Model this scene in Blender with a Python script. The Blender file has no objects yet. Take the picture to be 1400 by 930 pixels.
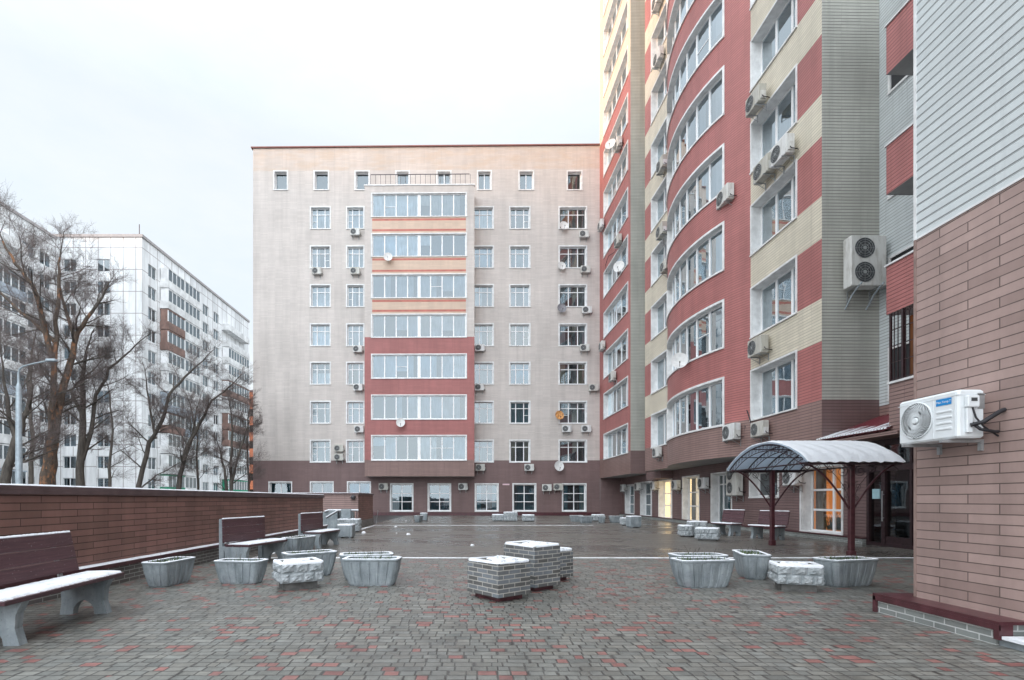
import bpy, math, random
from mathutils import Vector, Matrix
R=math.radians; PI=math.pi
F=690.0; CX=643.5; HZ=683.0; EYE=1.4; S=3.4
random.seed(7)
sc=bpy.context.scene
col=sc.collection

def G(px,py):           # ground point seen at a photo pixel
    Y=F*EYE/(py-HZ); return ((px-CX)*Y/F, Y)
def zat(py,Y): return EYE+(HZ-py)*Y/F
def xat(px,Y): return (px-CX)*Y/F

# ------------------------------------------------------------------ mesh builder
class MB:
    def __init__(s): s.v=[]; s.f=[]; s.m=[]; s.uv=[]; s.sm=[]
    def face(s,pts,m=0,uv=None,smooth=False):
        b=len(s.v); s.v.extend([tuple(p) for p in pts]); s.f.append(tuple(range(b,b+len(pts))))
        s.m.append(m); s.uv.append(uv); s.sm.append(smooth)
    def grid(s,rows,m=0,closed=False,smooth=True,flip=False):
        b=len(s.v); n=len(rows[0])
        for r in rows: s.v.extend([tuple(p) for p in r])
        for i in range(len(rows)-1):
            for j in range(n if closed else n-1):
                a=b+i*n+j; c=b+i*n+(j+1)%n; d=b+(i+1)*n+(j+1)%n; e=b+(i+1)*n+j
                s.f.append((a,e,d,c) if flip else (a,c,d,e)); s.m.append(m); s.uv.append(None); s.sm.append(smooth)
    def box(s,x0,x1,y0,y1,z0,z1,m=0,M=None):
        P=[Vector((x,y,z)) for z in (z0,z1) for x,y in ((x0,y0),(x1,y0),(x1,y1),(x0,y1))]
        if M is not None: P=[M@p for p in P]
        for q in ((0,3,2,1),(4,5,6,7),(0,1,5,4),(1,2,6,5),(2,3,7,6),(3,0,4,7)):
            s.face([P[i] for i in q],m)
    def bbox(s,x0,x1,y0,y1,z0,z1,c=.01,m=0,M=None,cz=None):   # box with chamfered vertical edges and rims
        if cz is None: cz=c
        def ring(x0,x1,y0,y1,z,c): return [(x0+c,y0,z),(x1-c,y0,z),(x1,y0+c,z),(x1,y1-c,z),(x1-c,y1,z),(x0+c,y1,z),(x0,y1-c,z),(x0,y0+c,z)]
        rows=[ring(x0+c*.7,x1-c*.7,y0+c*.7,y1-c*.7,z0,c),ring(x0,x1,y0,y1,z0+cz,c),ring(x0,x1,y0,y1,z1-cz,c),ring(x0+c*.7,x1-c*.7,y0+c*.7,y1-c*.7,z1,c)]
        if M is not None: rows=[[M@Vector(p) for p in r] for r in rows]
        s.grid(rows,m,closed=True,smooth=False)
        s.face(rows[0][::-1],m); s.face(rows[-1],m)
    def tube(s,pts,rad,n=6,m=0,cap=True,smooth=True):
        pts=[Vector(p) for p in pts]; k=len(pts)
        if not hasattr(rad,'__len__'): rad=[rad]*k
        rows=[]; ref=None
        for i,p in enumerate(pts):
            t=(pts[min(i+1,k-1)]-pts[max(i-1,0)]).normalized()
            if ref is None: ref=Vector((0,0,1)) if abs(t.z)<.9 else Vector((1,0,0))
            a=t.cross(ref)
            if a.length<1e-5: a=t.orthogonal()
            a.normalize(); b=t.cross(a); ref=-b if False else ref
            rows.append([p+(a*math.cos(2*PI*j/n)+b*math.sin(2*PI*j/n))*rad[i] for j in range(n)])
        s.grid(rows,m,closed=True,smooth=smooth)
        if cap: s.face(rows[0][::-1],m); s.face(rows[-1],m)
    def disc(s,c,ax,r,n=20,m=0):
        c=Vector(c); ax=Vector(ax).normalized(); a=ax.orthogonal().normalized(); b=ax.cross(a)
        s.face([c+(a*math.cos(2*PI*j/n)+b*math.sin(2*PI*j/n))*r for j in range(n)],m)
    def mesh(s,name,mats):
        me=bpy.data.meshes.new(name); me.from_pydata(s.v,[],s.f)
        if not isinstance(mats,(list,tuple)): mats=[mats]
        for q in mats: me.materials.append(q)
        me.polygons.foreach_set('material_index',s.m); me.polygons.foreach_set('use_smooth',s.sm)
        ul=me.uv_layers.new(name='UVMap'); flat=[]
        V=[Vector(v) for v in s.v]
        for f,u in zip(s.f,s.uv):
            if u is None:
                p0,p1,p2=V[f[0]],V[f[1]],V[f[2]]
                n=(p1-p0).cross(p2-p0); 
                if len(f)>3 and n.length<1e-9: n=(V[f[2]]-p0).cross(V[f[3]]-p0)
                ax,ay,az=abs(n.x),abs(n.y),abs(n.z)
                for i in f:
                    p=V[i]
                    if az>=ax and az>=ay: flat+=[p.x,p.y]
                    elif ay>=ax: flat+=[p.x,p.z]
                    else: flat+=[p.y,p.z]
            else:
                for a in u: flat+=[a[0],a[1]]
        ul.data.foreach_set('uv',flat); me.update(); return me
    def build(s,name,mats,parent=None,loc=None,rz=None):
        return link(name,s.mesh(name,mats),parent,loc,rz)
def link(name,me,parent=None,loc=None,rz=None):
    o=bpy.data.objects.new(name,me); col.objects.link(o)
    if parent: o.parent=parent
    if loc is not None: o.location=loc
    if rz is not None: o.rotation_euler=(0,0,rz)
    return o
def tag(o,label=None,cat=None,group=None,kind=None):
    if label: o['label']=label
    if cat: o['category']=cat
    if group: o['group']=group
    if kind: o['kind']=kind
    return o
def thing(name,loc,rz,label,cat,group=None):
    o=bpy.data.objects.new(name,None); o.empty_display_size=.3; col.objects.link(o)
    o.location=loc; o.rotation_euler=(0,0,rz); return tag(o,label,cat,group)
def copy_tree(o,parent=None):
    c=o.copy(); col.objects.link(c)
    if parent: c.parent=parent
    for ch in list(o.children): copy_tree(ch,c)
    return c

# ------------------------------------------------------------------ materials
def mk(name):
    m=bpy.data.materials.new(name); m.use_nodes=True; nt=m.node_tree; b=nt.nodes['Principled BSDF']; return m,nt,b
def N(nt,t,**k):
    n=nt.nodes.new(t)
    for a,v in k.items():
        if a in n.inputs.keys() and not hasattr(n,a): n.inputs[a].default_value=v
        else: setattr(n,a,v)
    return n
def math_(nt,op,a,b=None,c=None):
    n=nt.nodes.new('ShaderNodeMath'); n.operation=op
    for i,x in enumerate((a,b,c)):
        if x is None: continue
        if isinstance(x,(int,float)): n.inputs[i].default_value=x
        else: nt.links.new(x,n.inputs[i])
    return n.outputs[0]
def mixc(nt,f,a,b,mode='MIX'):
    n=nt.nodes.new('ShaderNodeMix'); n.data_type='RGBA'; n.blend_type=mode
    for s_,x in ((n.inputs[0],f),(n.inputs[6],a),(n.inputs[7],b)):
        if isinstance(x,(int,float)): s_.default_value=x
        elif isinstance(x,tuple): s_.default_value=x if len(x)==4 else x+(1,)
        else: nt.links.new(x,s_)
    return n.outputs[2]
def ramp(nt,f,stops):
    n=nt.nodes.new('ShaderNodeValToRGB'); e=n.color_ramp.elements
    while len(e)<len(stops): e.new(.5)
    for i,(p,c) in enumerate(stops):
        e[i].position=p; e[i].color=(c,c,c,1) if isinstance(c,(int,float)) else c+(1,)
    nt.links.new(f,n.inputs[0]); return n.outputs[0]
def noise(nt,vec,scale,detail=4,rough=.55):
    n=nt.nodes.new('ShaderNodeTexNoise'); n.inputs['Scale'].default_value=scale; n.inputs['Detail'].default_value=detail
    n.inputs['Roughness'].default_value=rough
    if vec is not None: nt.links.new(vec,n.inputs['Vector'])
    return n.outputs['Fac']
def objc(nt): return nt.nodes.new('ShaderNodeTexCoord').outputs['Object']
def worldc(nt): return nt.nodes.new('ShaderNodeNewGeometry').outputs['Position']
def scaled(nt,v,s):
    n=nt.nodes.new('ShaderNodeMapping'); n.inputs['Scale'].default_value=s; nt.links.new(v,n.inputs['Vector']); return n.outputs[0]
def bump(nt,b,h,strength=.4,dist=.01):
    n=nt.nodes.new('ShaderNodeBump'); n.inputs['Strength'].default_value=strength; n.inputs['Distance'].default_value=dist
    nt.links.new(h,n.inputs['Height']); nt.links.new(n.outputs[0],b.inputs['Normal'])
def plain(name,c,rough=.6,var=.12,scale=3,metal=0,bs=.15,bsc=60,spec=.5):
    m,nt,b=mk(name); w=worldc(nt); f=noise(nt,w,scale,5)
    d=tuple(max(0,x*(1-var*1.6)) for x in c); l=tuple(min(1,x*(1+var)) for x in c)
    nt.links.new(mixc(nt,ramp(nt,f,[(.3,0.),(.7,1.)]),d,l),b.inputs['Base Color'])
    b.inputs['Roughness'].default_value=rough; b.inputs['Metallic'].default_value=metal; b.inputs['Specular IOR Level'].default_value=spec
    if bs: bump(nt,b,noise(nt,w,bsc,3),bs,.004)
    return m
def tile(name,c,joint=.45,w=.65,h=.104,mort=.008,var=.10,rough=.55,jc=None,grime=.18,c2=None,bstr=.5,half=.5,blotch=None):
    m,nt,b=mk(name); uv=nt.nodes.new('ShaderNodeUVMap').outputs[0]
    br=nt.nodes.new('ShaderNodeTexBrick'); nt.links.new(uv,br.inputs['Vector']); br.offset=half
    br.inputs['Scale'].default_value=1; br.inputs['Brick Width'].default_value=w; br.inputs['Row Height'].default_value=h
    br.inputs['Mortar Size'].default_value=mort; br.inputs['Mortar Smooth'].default_value=.15
    br.inputs['Color1'].default_value=tuple(x*(1-var) for x in c)+(1,)
    br.inputs['Color2'].default_value=tuple(min(1,x*(1+var)) for x in (c2 or c))+(1,)
    br.inputs['Mortar'].default_value=((jc if jc else tuple(x*joint for x in c))+(1,))
    wp=worldc(nt)
    big=noise(nt,wp,.35,5,.6); streak=noise(nt,scaled(nt,wp,(2.2,2.2,.22)),1.0,5,.6); fine=noise(nt,wp,14,3)
    g=math_(nt,'MULTIPLY',ramp(nt,big,[(.3,1-grime),(.65,1.)]),ramp(nt,streak,[(.3,1-grime*.9),(.6,1.)]))
    g=math_(nt,'MULTIPLY',g,ramp(nt,fine,[(.25,.93),(.75,1.03)]))
    colr=mixc(nt,1.0,br.outputs['Color'],g,'MULTIPLY')
    if blotch:
        f2=ramp(nt,noise(nt,scaled(nt,wp,(.35,.35,1.3)),1.3,6,.65),[(.5,0.),(.62,1.)])
        colr=mixc(nt,math_(nt,'MULTIPLY',f2,.55),colr,blotch)
    nt.links.new(colr,b.inputs['Base Color'])
    nt.links.new(ramp(nt,fine,[(.2,rough-.1),(.8,rough+.12)]),b.inputs['Roughness'])
    inv=math_(nt,'SUBTRACT',1.0,br.outputs['Fac']); hh=math_(nt,'ADD',inv,math_(nt,'MULTIPLY',fine,.12))
    bump(nt,b,hh,bstr,.012)
    return m
def siding(name,c,joint=.5,w=.65,h=.104,grime=.12,rough=.5,vj=.25,soft=.10,blotch=None,jw=.13):
    m,nt,b=mk(name); uv=nt.nodes.new('ShaderNodeUVMap').outputs[0]
    sx=nt.nodes.new('ShaderNodeSeparateXYZ'); nt.links.new(uv,sx.inputs[0])
    fr=math_(nt,'FRACT',math_(nt,'DIVIDE',sx.outputs[1],h)); row=math_(nt,'FLOOR',math_(nt,'DIVIDE',sx.outputs[1],h))
    hl=ramp(nt,fr,[(0.,1.),(jw,1.),(jw+soft,0.),(.95,0.),(1.,.6)])
    fu=math_(nt,'FRACT',math_(nt,'DIVIDE',sx.outputs[0],w)); vl=ramp(nt,fu,[(0.,1.),(.012,1.),(.02,0.),(1.,0.)])
    cu=nt.nodes.new('ShaderNodeCombineXYZ'); nt.links.new(math_(nt,'FLOOR',math_(nt,'DIVIDE',sx.outputs[0],w)),cu.inputs[0]); nt.links.new(row,cu.inputs[1])
    wn=nt.nodes.new('ShaderNodeTexWhiteNoise'); wn.noise_dimensions='2D'; nt.links.new(cu.outputs[0],wn.inputs['Vector'])
    wp=worldc(nt); big=noise(nt,wp,.4,5,.6); streak=noise(nt,scaled(nt,wp,(1.8,1.8,.16)),1.0,5,.6)
    g=math_(nt,'MULTIPLY',ramp(nt,big,[(.3,1-grime),(.65,1.)]),ramp(nt,streak,[(.3,1-grime),(.6,1.)]))
    g=math_(nt,'MULTIPLY',g,math_(nt,'MULTIPLY_ADD',wn.outputs['Value'],.10,.95))
    base=mixc(nt,1.0,c,g,'MULTIPLY')
    if blotch:
        f2=ramp(nt,noise(nt,scaled(nt,wp,(.35,.35,1.3)),1.3,6,.65),[(.46,0.),(.62,1.)]); base=mixc(nt,math_(nt,'MULTIPLY',f2,.6),base,blotch)
    jc=tuple(x*joint for x in c)
    run=noise(nt,scaled(nt,wp,(4.5,4.5,.10)),1.0,6,.72); runs=ramp(nt,run,[(.57,0.),(.68,1.)])
    base=mixc(nt,math_(nt,'MULTIPLY',runs,.32),base,tuple(x*.55 for x in c))
    ln=math_(nt,'MAXIMUM',hl,math_(nt,'MULTIPLY',vl,vj))
    nt.links.new(mixc(nt,ln,base,jc),b.inputs['Base Color']); b.inputs['Roughness'].default_value=rough
    bump(nt,b,math_(nt,'SUBTRACT',math_(nt,'MULTIPLY',fr,.35),ln),.7,.014)
    return m
M={}
M['pale']=siding('pale_grey_tile',(.69,.635,.595),.68,grime=.15,vj=.4)
M['peach']=siding('peach_sunglow_tile',(.68,.60,.54),.70,grime=.14,blotch=(.60,.46,.34),vj=.4)  # low sun's peach glow put into the colour of the facade top band
M['umber']=siding('brown_cladding_tile',(.235,.155,.150),.5,grime=.16,vj=.6)
M['umberlit']=siding('lit_brown_cladding_tile',(.32,.21,.19),.42,grime=.16,vj=.8)  # brighter copy of the brown tile, stronger daylight put into its colour
M['red']=siding('red_cladding_tile',(.50,.185,.175),.42,grime=.18,vj=.5)
M['redb']=siding('soft_red_cladding_tile',(.48,.185,.175),.55,grime=.18,vj=.7)
M['cream']=siding('cream_cladding_tile',(.76,.70,.57),.58,grime=.14,vj=.4)
M['grey']=siding('grey_cladding_tile',(.56,.56,.51),.46,grime=.18,jw=.17,vj=.25)
M['light']=siding('light_blue_grey_cladding_tile',(.66,.71,.72),.52,w=1.30,grime=.10,jw=.15,vj=.35)
M['near']=tile('dusty_pink_brown_cladding_tile',(.43,.305,.275),.34,var=.13,grime=.22,bstr=.8,mort=.0055,rough=.5,c2=(.45,.325,.295))
M['wall']=tile('reddish_brown_wall_tile',(.29,.155,.125),.28,var=.15,grime=.28,bstr=.9,mort=.006,c2=(.30,.155,.13))
M['spandrel']=siding('peach_spandrel_tile',(.72,.55,.43),.75,grime=.12)
M['stripe']=plain('terracotta_stripe',(.50,.17,.13),.6)
M['brick']=tile('grey_brown_brick',(.17,.155,.14),1.8,w=.25,h=.066,mort=.007,var=.25,jc=(.42,.42,.40),c2=(.13,.12,.115),grime=.3)
M['brickp']=tile('grey_slate_brick',(.165,.16,.15),2.0,w=.21,h=.062,mort=.0065,var=.28,jc=(.50,.48,.44),c2=(.17,.19,.21),grime=.25)
M['bricks']=tile('light_grey_plinth_brick',(.27,.29,.28),2.0,w=.245,h=.066,mort=.007,var=.15,jc=(.62,.64,.63),grime=.2)
M['maroon']=plain('maroon_sheet_metal',(.085,.028,.034),.32,.25,6,bs=.05)
M['coping']=plain('dull_brown_coping_metal',(.115,.075,.078),.4,.2,4)
M['wood']=None; M['trimgrey']=plain('dull_grey_roof_edge',(.38,.36,.36),.6); M['near2']=plain('brown_corner_profile',(.30,.21,.185),.5,.2,6); M['roofedge']=plain('muted_brown_roof_edge',(.24,.10,.085),.6)
M['white']=plain('white_window_plastic',(.86,.87,.88),.35,.05,2,bs=0)
M['trim']=plain('off_white_metal_trim',(.76,.77,.77),.45,.12,3,bs=0)
M['soffit']=plain('grey_painted_soffit',(.34,.34,.34),.7,.12,2)
M['dark']=plain('unlit_room_dark',(.03,.032,.035),.8,.2,2,bs=0)  # darkness of unlit rooms put into the colour of the backing sheets
M['concrete']=None
def snowmat():
    m,nt,b=mk('half_melted_snow'); w=worldc(nt); a=noise(nt,w,7,6,.7); f=noise(nt,w,55,3)
    c=mixc(nt,ramp(nt,a,[(.54,0.),(.74,1.)]),(.86,.89,.93),(.46,.50,.54)); nt.links.new(c,b.inputs['Base Color']); b.inputs['Roughness'].default_value=.65
    bump(nt,b,math_(nt,'ADD',a,math_(nt,'MULTIPLY',f,.5)),.8,.02); return m
M['snow']=snowmat()
M['acbody']=plain('aged_white_enamel',(.62,.63,.61),.4,.10,5,bs=0)
def enamel():
    m,nt,b=mk('weathered_ac_enamel'); w=worldc(nt); oi=nt.nodes.new('ShaderNodeObjectInfo')
    c=ramp(nt,oi.outputs['Random'],[(0.,(.46,.45,.40)),(.4,(.60,.60,.57)),(.75,(.68,.69,.68)),(1.,(.74,.75,.76))])
    d=noise(nt,scaled(nt,w,(6,6,1.2)),1.2,6,.7); c=mixc(nt,math_(nt,'MULTIPLY',ramp(nt,d,[(.48,0.),(.66,1.)]),.45),c,(.22,.19,.15))
    nt.links.new(c,b.inputs['Base Color']); b.inputs['Roughness'].default_value=.42; return m
M['acbody']=enamel()
M['acnew']=plain('clean_white_enamel',(.76,.80,.82),.32,.03,5,bs=0)
M['acdark']=plain('dark_fan_recess',(.07,.075,.08),.6,.2,8,bs=0)
M['acgrill']=plain('grey_wire_grille',(.36,.38,.38),.45,.1,8,bs=0)
M['bracket']=plain('galvanised_steel',(.42,.44,.45),.4,.15,10,metal=.6,bs=0)
M['cable']=plain('black_rubber_cable',(.02,.02,.025),.6,.2,10,bs=0)
M['dish']=plain('pale_satellite_dish_paint',(.66,.66,.65),.5,.1,6,bs=0)
M['rust']=plain('rusty_orange_dish_paint',(.62,.30,.10),.6,.5,9,bs=0)
M['dishgrey']=plain('dark_mesh_dish_paint',(.22,.22,.24),.6,.2,9,bs=0)
M['iron']=plain('dark_wrought_iron',(.035,.016,.020),.4,.3,12,bs=0)
M['rail']=plain('dark_painted_rail',(.05,.045,.05),.5,.2,9,bs=0)
M['galv']=plain('blue_grey_galvanised_pole',(.36,.42,.46),.45,.12,5,metal=.2,bs=0)
M['soil']=plain('dark_potting_soil',(.06,.05,.035),.95,.5,30,bs=.6,bsc=90)
M['leaf']=plain('low_green_plants',(.09,.13,.05),.8,.4,40,bs=0)
M['roofred']=plain('dark_red_metal_roofing',(.22,.04,.055),.35,.15,6,bs=0)
M['blue']=plain('bright_blue_sticker',(.01,.25,.62),.4,.02,5,bs=0)
M['asphalt']=plain('wet_dark_asphalt',(.045,.045,.045),.45,.3,1.2,bs=.4,bsc=40)
M['litter']=plain('scattered_white_paper',(.75,.76,.78),.7,.1,8,bs=0)
M['brickred']=plain('orange_brick_far_house',(.42,.16,.09),.7,.2,3)
M['bark']=None; M['wetfoot']=plain('wet_dark_concrete',(.12,.12,.115),.6,.3,9)

def concrete():
    m,nt,b=mk('weathered_grey_concrete'); w=worldc(nt)
    a=noise(nt,w,3,6,.65); s_=noise(nt,scaled(nt,w,(9,9,1.3)),1,5,.6); f=noise(nt,w,45,4)
    c=mixc(nt,ramp(nt,a,[(.3,0.),(.7,1.)]),(.19,.22,.24),(.36,.40,.42))
    c=mixc(nt,ramp(nt,s_,[(.3,.55),(.55,0.)]),c,(.12,.145,.15))
    c=mixc(nt,ramp(nt,f,[(.62,0.),(.72,.6)]),c,(.09,.10,.10))
    nt.links.new(c,b.inputs['Base Color']); b.inputs['Roughness'].default_value=.75
    bump(nt,b,math_(nt,'ADD',math_(nt,'MULTIPLY',a,1.0),math_(nt,'MULTIPLY',f,.5)),.5,.012); return m
M['concrete']=concrete()
def rockmat():
    m,nt,b=mk('split_face_rock_concrete'); w=worldc(nt)
    a=noise(nt,w,9,7,.7); f=noise(nt,w,60,4)
    c=mixc(nt,ramp(nt,a,[(.35,0.),(.65,1.)]),(.24,.27,.28),(.50,.53,.55))
    nt.links.new(c,b.inputs['Base Color']); b.inputs['Roughness'].default_value=.85
    bump(nt,b,math_(nt,'ADD',a,math_(nt,'MULTIPLY',f,.3)),.9,.03); return m
M['rock']=rockmat()
def woodmat():
    m,nt,b=mk('dark_plum_painted_wood'); w=objc(nt)
    g=noise(nt,scaled(nt,w,(2,30,30)),1.5,6,.65); s_=noise(nt,w,70,2)
    c=mixc(nt,ramp(nt,g,[(.3,0.),(.7,1.)]),(.055,.026,.032),(.105,.05,.058))
    c=mixc(nt,ramp(nt,s_,[(.72,0.),(.76,1.)]),c,(.7,.72,.75))
    nt.links.new(c,b.inputs['Base Color']); b.inputs['Roughness'].default_value=.38
    bump(nt,b,g,.4,.004); return m
M['wood']=woodmat()
def barkmat(name,a,b2,orange=None):
    m,nt,b=mk(name); w=worldc(nt)
    g=noise(nt,scaled(nt,w,(5,5,1.2)),1.5,6,.7)
    c=mixc(nt,ramp(nt,g,[(.3,0.),(.7,1.)]),a,b2)
    if orange: c=mixc(nt,ramp(nt,noise(nt,scaled(nt,w,(2.5,2.5,1.1)),1.3,5,.7),[(.52,0.),(.60,1.)]),c,orange)
    nt.links.new(c,b.inputs['Base Color']); b.inputs['Roughness'].default_value=.9; bump(nt,b,g,.7,.03); return m
M['bark']=barkmat('dark_grey_bark',(.05,.045,.04),(.15,.13,.11))
M['barko']=barkmat('orange_flaking_bark',(.07,.055,.045),(.17,.13,.10),(.34,.17,.09))
M['twig']=plain('brown_twigs',(.19,.155,.145),.85,.3,1,bs=0)

def thinsnow():
    m,nt,b=mk('thin_translucent_snow'); out=nt.nodes['Material Output']; w=worldc(nt)
    b.inputs['Base Color'].default_value=(.93,.95,.98,1); b.inputs['Roughness'].default_value=.7; bump(nt,b,noise(nt,w,7,5),.7,.04)
    t=nt.nodes.new('ShaderNodeBsdfTranslucent'); t.inputs[0].default_value=(.84,.90,.98,1); mx=nt.nodes.new('ShaderNodeMixShader'); mx.inputs[0].default_value=.27
    nt.links.new(b.outputs[0],mx.inputs[1]); nt.links.new(t.outputs[0],mx.inputs[2]); nt.links.new(mx.outputs[0],out.inputs[0]); return m
M['thinsnow']=thinsnow()
def glassmat(name,tint,refl,rough=.02):
    m=bpy.data.materials.new(name); m.use_nodes=True; nt=m.node_tree; nt.nodes.clear()
    out=nt.nodes.new('ShaderNodeOutputMaterial'); mx=nt.nodes.new('ShaderNodeMixShader')
    tr=nt.nodes.new('ShaderNodeBsdfTransparent'); tr.inputs[0].default_value=tint+(1,)
    gl=nt.nodes.new('ShaderNodeBsdfGlossy'); gl.inputs['Color'].default_value=(.86,.95,1,1); gl.inputs['Roughness'].default_value=rough
    fr=nt.nodes.new('ShaderNodeFresnel'); fr.inputs[0].default_value=1.55
    f=math_(nt,'ADD',refl,math_(nt,'MULTIPLY',fr.outputs[0],.9)); 
    f=math_(nt,'MINIMUM',f,1.0)
    w=worldc(nt); n1=noise(nt,w,.9,2); bp=nt.nodes.new('ShaderNodeBump'); bp.inputs['Strength'].default_value=.06; bp.inputs['Distance'].default_value=.05
    nt.links.new(n1,bp.inputs['Height']); nt.links.new(bp.outputs[0],gl.inputs['Normal'])
    nt.links.new(f,mx.inputs[0]); nt.links.new(tr.outputs[0],mx.inputs[1]); nt.links.new(gl.outputs[0],mx.inputs[2]); nt.links.new(mx.outputs[0],out.inputs[0])
    return m
M['glass']=glassmat('window_glass',(.74,.83,.88),.13)
M['glassr']=glassmat('sky_reflecting_window_glass',(.70,.80,.86),.40)
M['glassd']=glassmat('door_glass',(.55,.6,.62),.04)
M['canopyglass']=glassmat('canopy_polycarbonate',(.72,.80,.86),.06,.15)
def curtain(name,c1,c2,e=None,es=0,fold=9):
    m,nt,b=mk(name); w=worldc(nt)
    sx=nt.nodes.new('ShaderNodeSeparateXYZ'); nt.links.new(w,sx.inputs[0])
    u=math_(nt,'ADD',sx.outputs[0],sx.outputs[1])
    cmb=nt.nodes.new('ShaderNodeCombineXYZ'); nt.links.new(u,cmb.inputs[0]); nt.links.new(math_(nt,'MULTIPLY',sx.outputs[2],.12),cmb.inputs[1])
    f=noise(nt,cmb.outputs[0],fold,3); big=noise(nt,w,.7,2)
    c=mixc(nt,ramp(nt,f,[(.3,0.),(.7,1.)]),c1,c2); c=mixc(nt,1.0,c,ramp(nt,big,[(.35,.62),(.65,1.)]),'MULTIPLY')
    oi=nt.nodes.new('ShaderNodeObjectInfo'); c=mixc(nt,1.0,c,ramp(nt,oi.outputs['Random'],[(0.,(.50,.52,.55)),(.35,(.80,.82,.84)),(.7,(1.,.97,.92)),(1.,(1.1,1.12,1.14))]),'MULTIPLY')
    nt.links.new(c,b.inputs['Base Color']); b.inputs['Roughness'].default_value=.9
    if e: nt.links.new(mixc(nt,1.0,c,e,'MULTIPLY'),b.inputs['Emission Color']); b.inputs['Emission Strength'].default_value=es
    bump(nt,b,f,.8,.05)
    return m
CUR={'white':curtain('white_lace_curtain',(.28,.33,.36),(.56,.60,.63)),
 'grey':curtain('grey_curtain',(.14,.15,.16),(.30,.31,.31)),
 'teal':curtain('teal_green_curtain',(.03,.10,.12),(.09,.22,.25)),
 'blue':curtain('blue_curtain',(.02,.12,.24),(.05,.30,.42)),
 'tan':curtain('tan_curtain',(.26,.18,.10),(.50,.37,.22)),
 'plum':curtain('dark_plum_curtain',(.05,.03,.04),(.16,.11,.12)),
 'blue2':curtain('pale_blue_curtain',(.22,.32,.40),(.40,.50,.57)),
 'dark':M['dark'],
 'lit':curtain('lamp_lit_room',(.30,.13,.05),(.95,.55,.22),(1,.62,.30),.75,1.6),
 'litw':curtain('warm_lit_shop_room',(.9,.7,.45),(1,.9,.75),(1,.80,.55),2.0,.9),
 'dim':curtain('dim_warm_room',(.08,.045,.02),(.22,.11,.05),(1,.5,.2),.5,1.5)}

# ------------------------------------------------------------------ windows
def mapbox(mb,mp,u0,u1,v0,v1,d0,d1,m=0,nu=1):
    us=[u0+(u1-u0)*i/nu for i in range(nu+1)]
    for a,b in zip(us[:-1],us[1:]):
        q=lambda u,v,d: mp(u,v,d)
        mb.face([q(a,v0,d0),q(b,v0,d0),q(b,v1,d0),q(a,v1,d0)],m)
        mb.face([q(a,v0,d1),q(a,v1,d1),q(b,v1,d1),q(b,v0,d1)],m)
        mb.face([q(a,v1,d0),q(b,v1,d0),q(b,v1,d1),q(a,v1,d1)],m)
        mb.face([q(a,v0,d0),q(a,v0,d1),q(b,v0,d1),q(b,v0,d0)],m)
    mb.face([mp(u0,v0,d0),mp(u0,v1,d0),mp(u0,v1,d1),mp(u0,v0,d1)],m)
    mb.face([mp(u1,v0,d0),mp(u1,v0,d1),mp(u1,v1,d1),mp(u1,v1,d0)],m)
flat=lambda u,v,d:(u,d,v)
_wc={}
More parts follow.
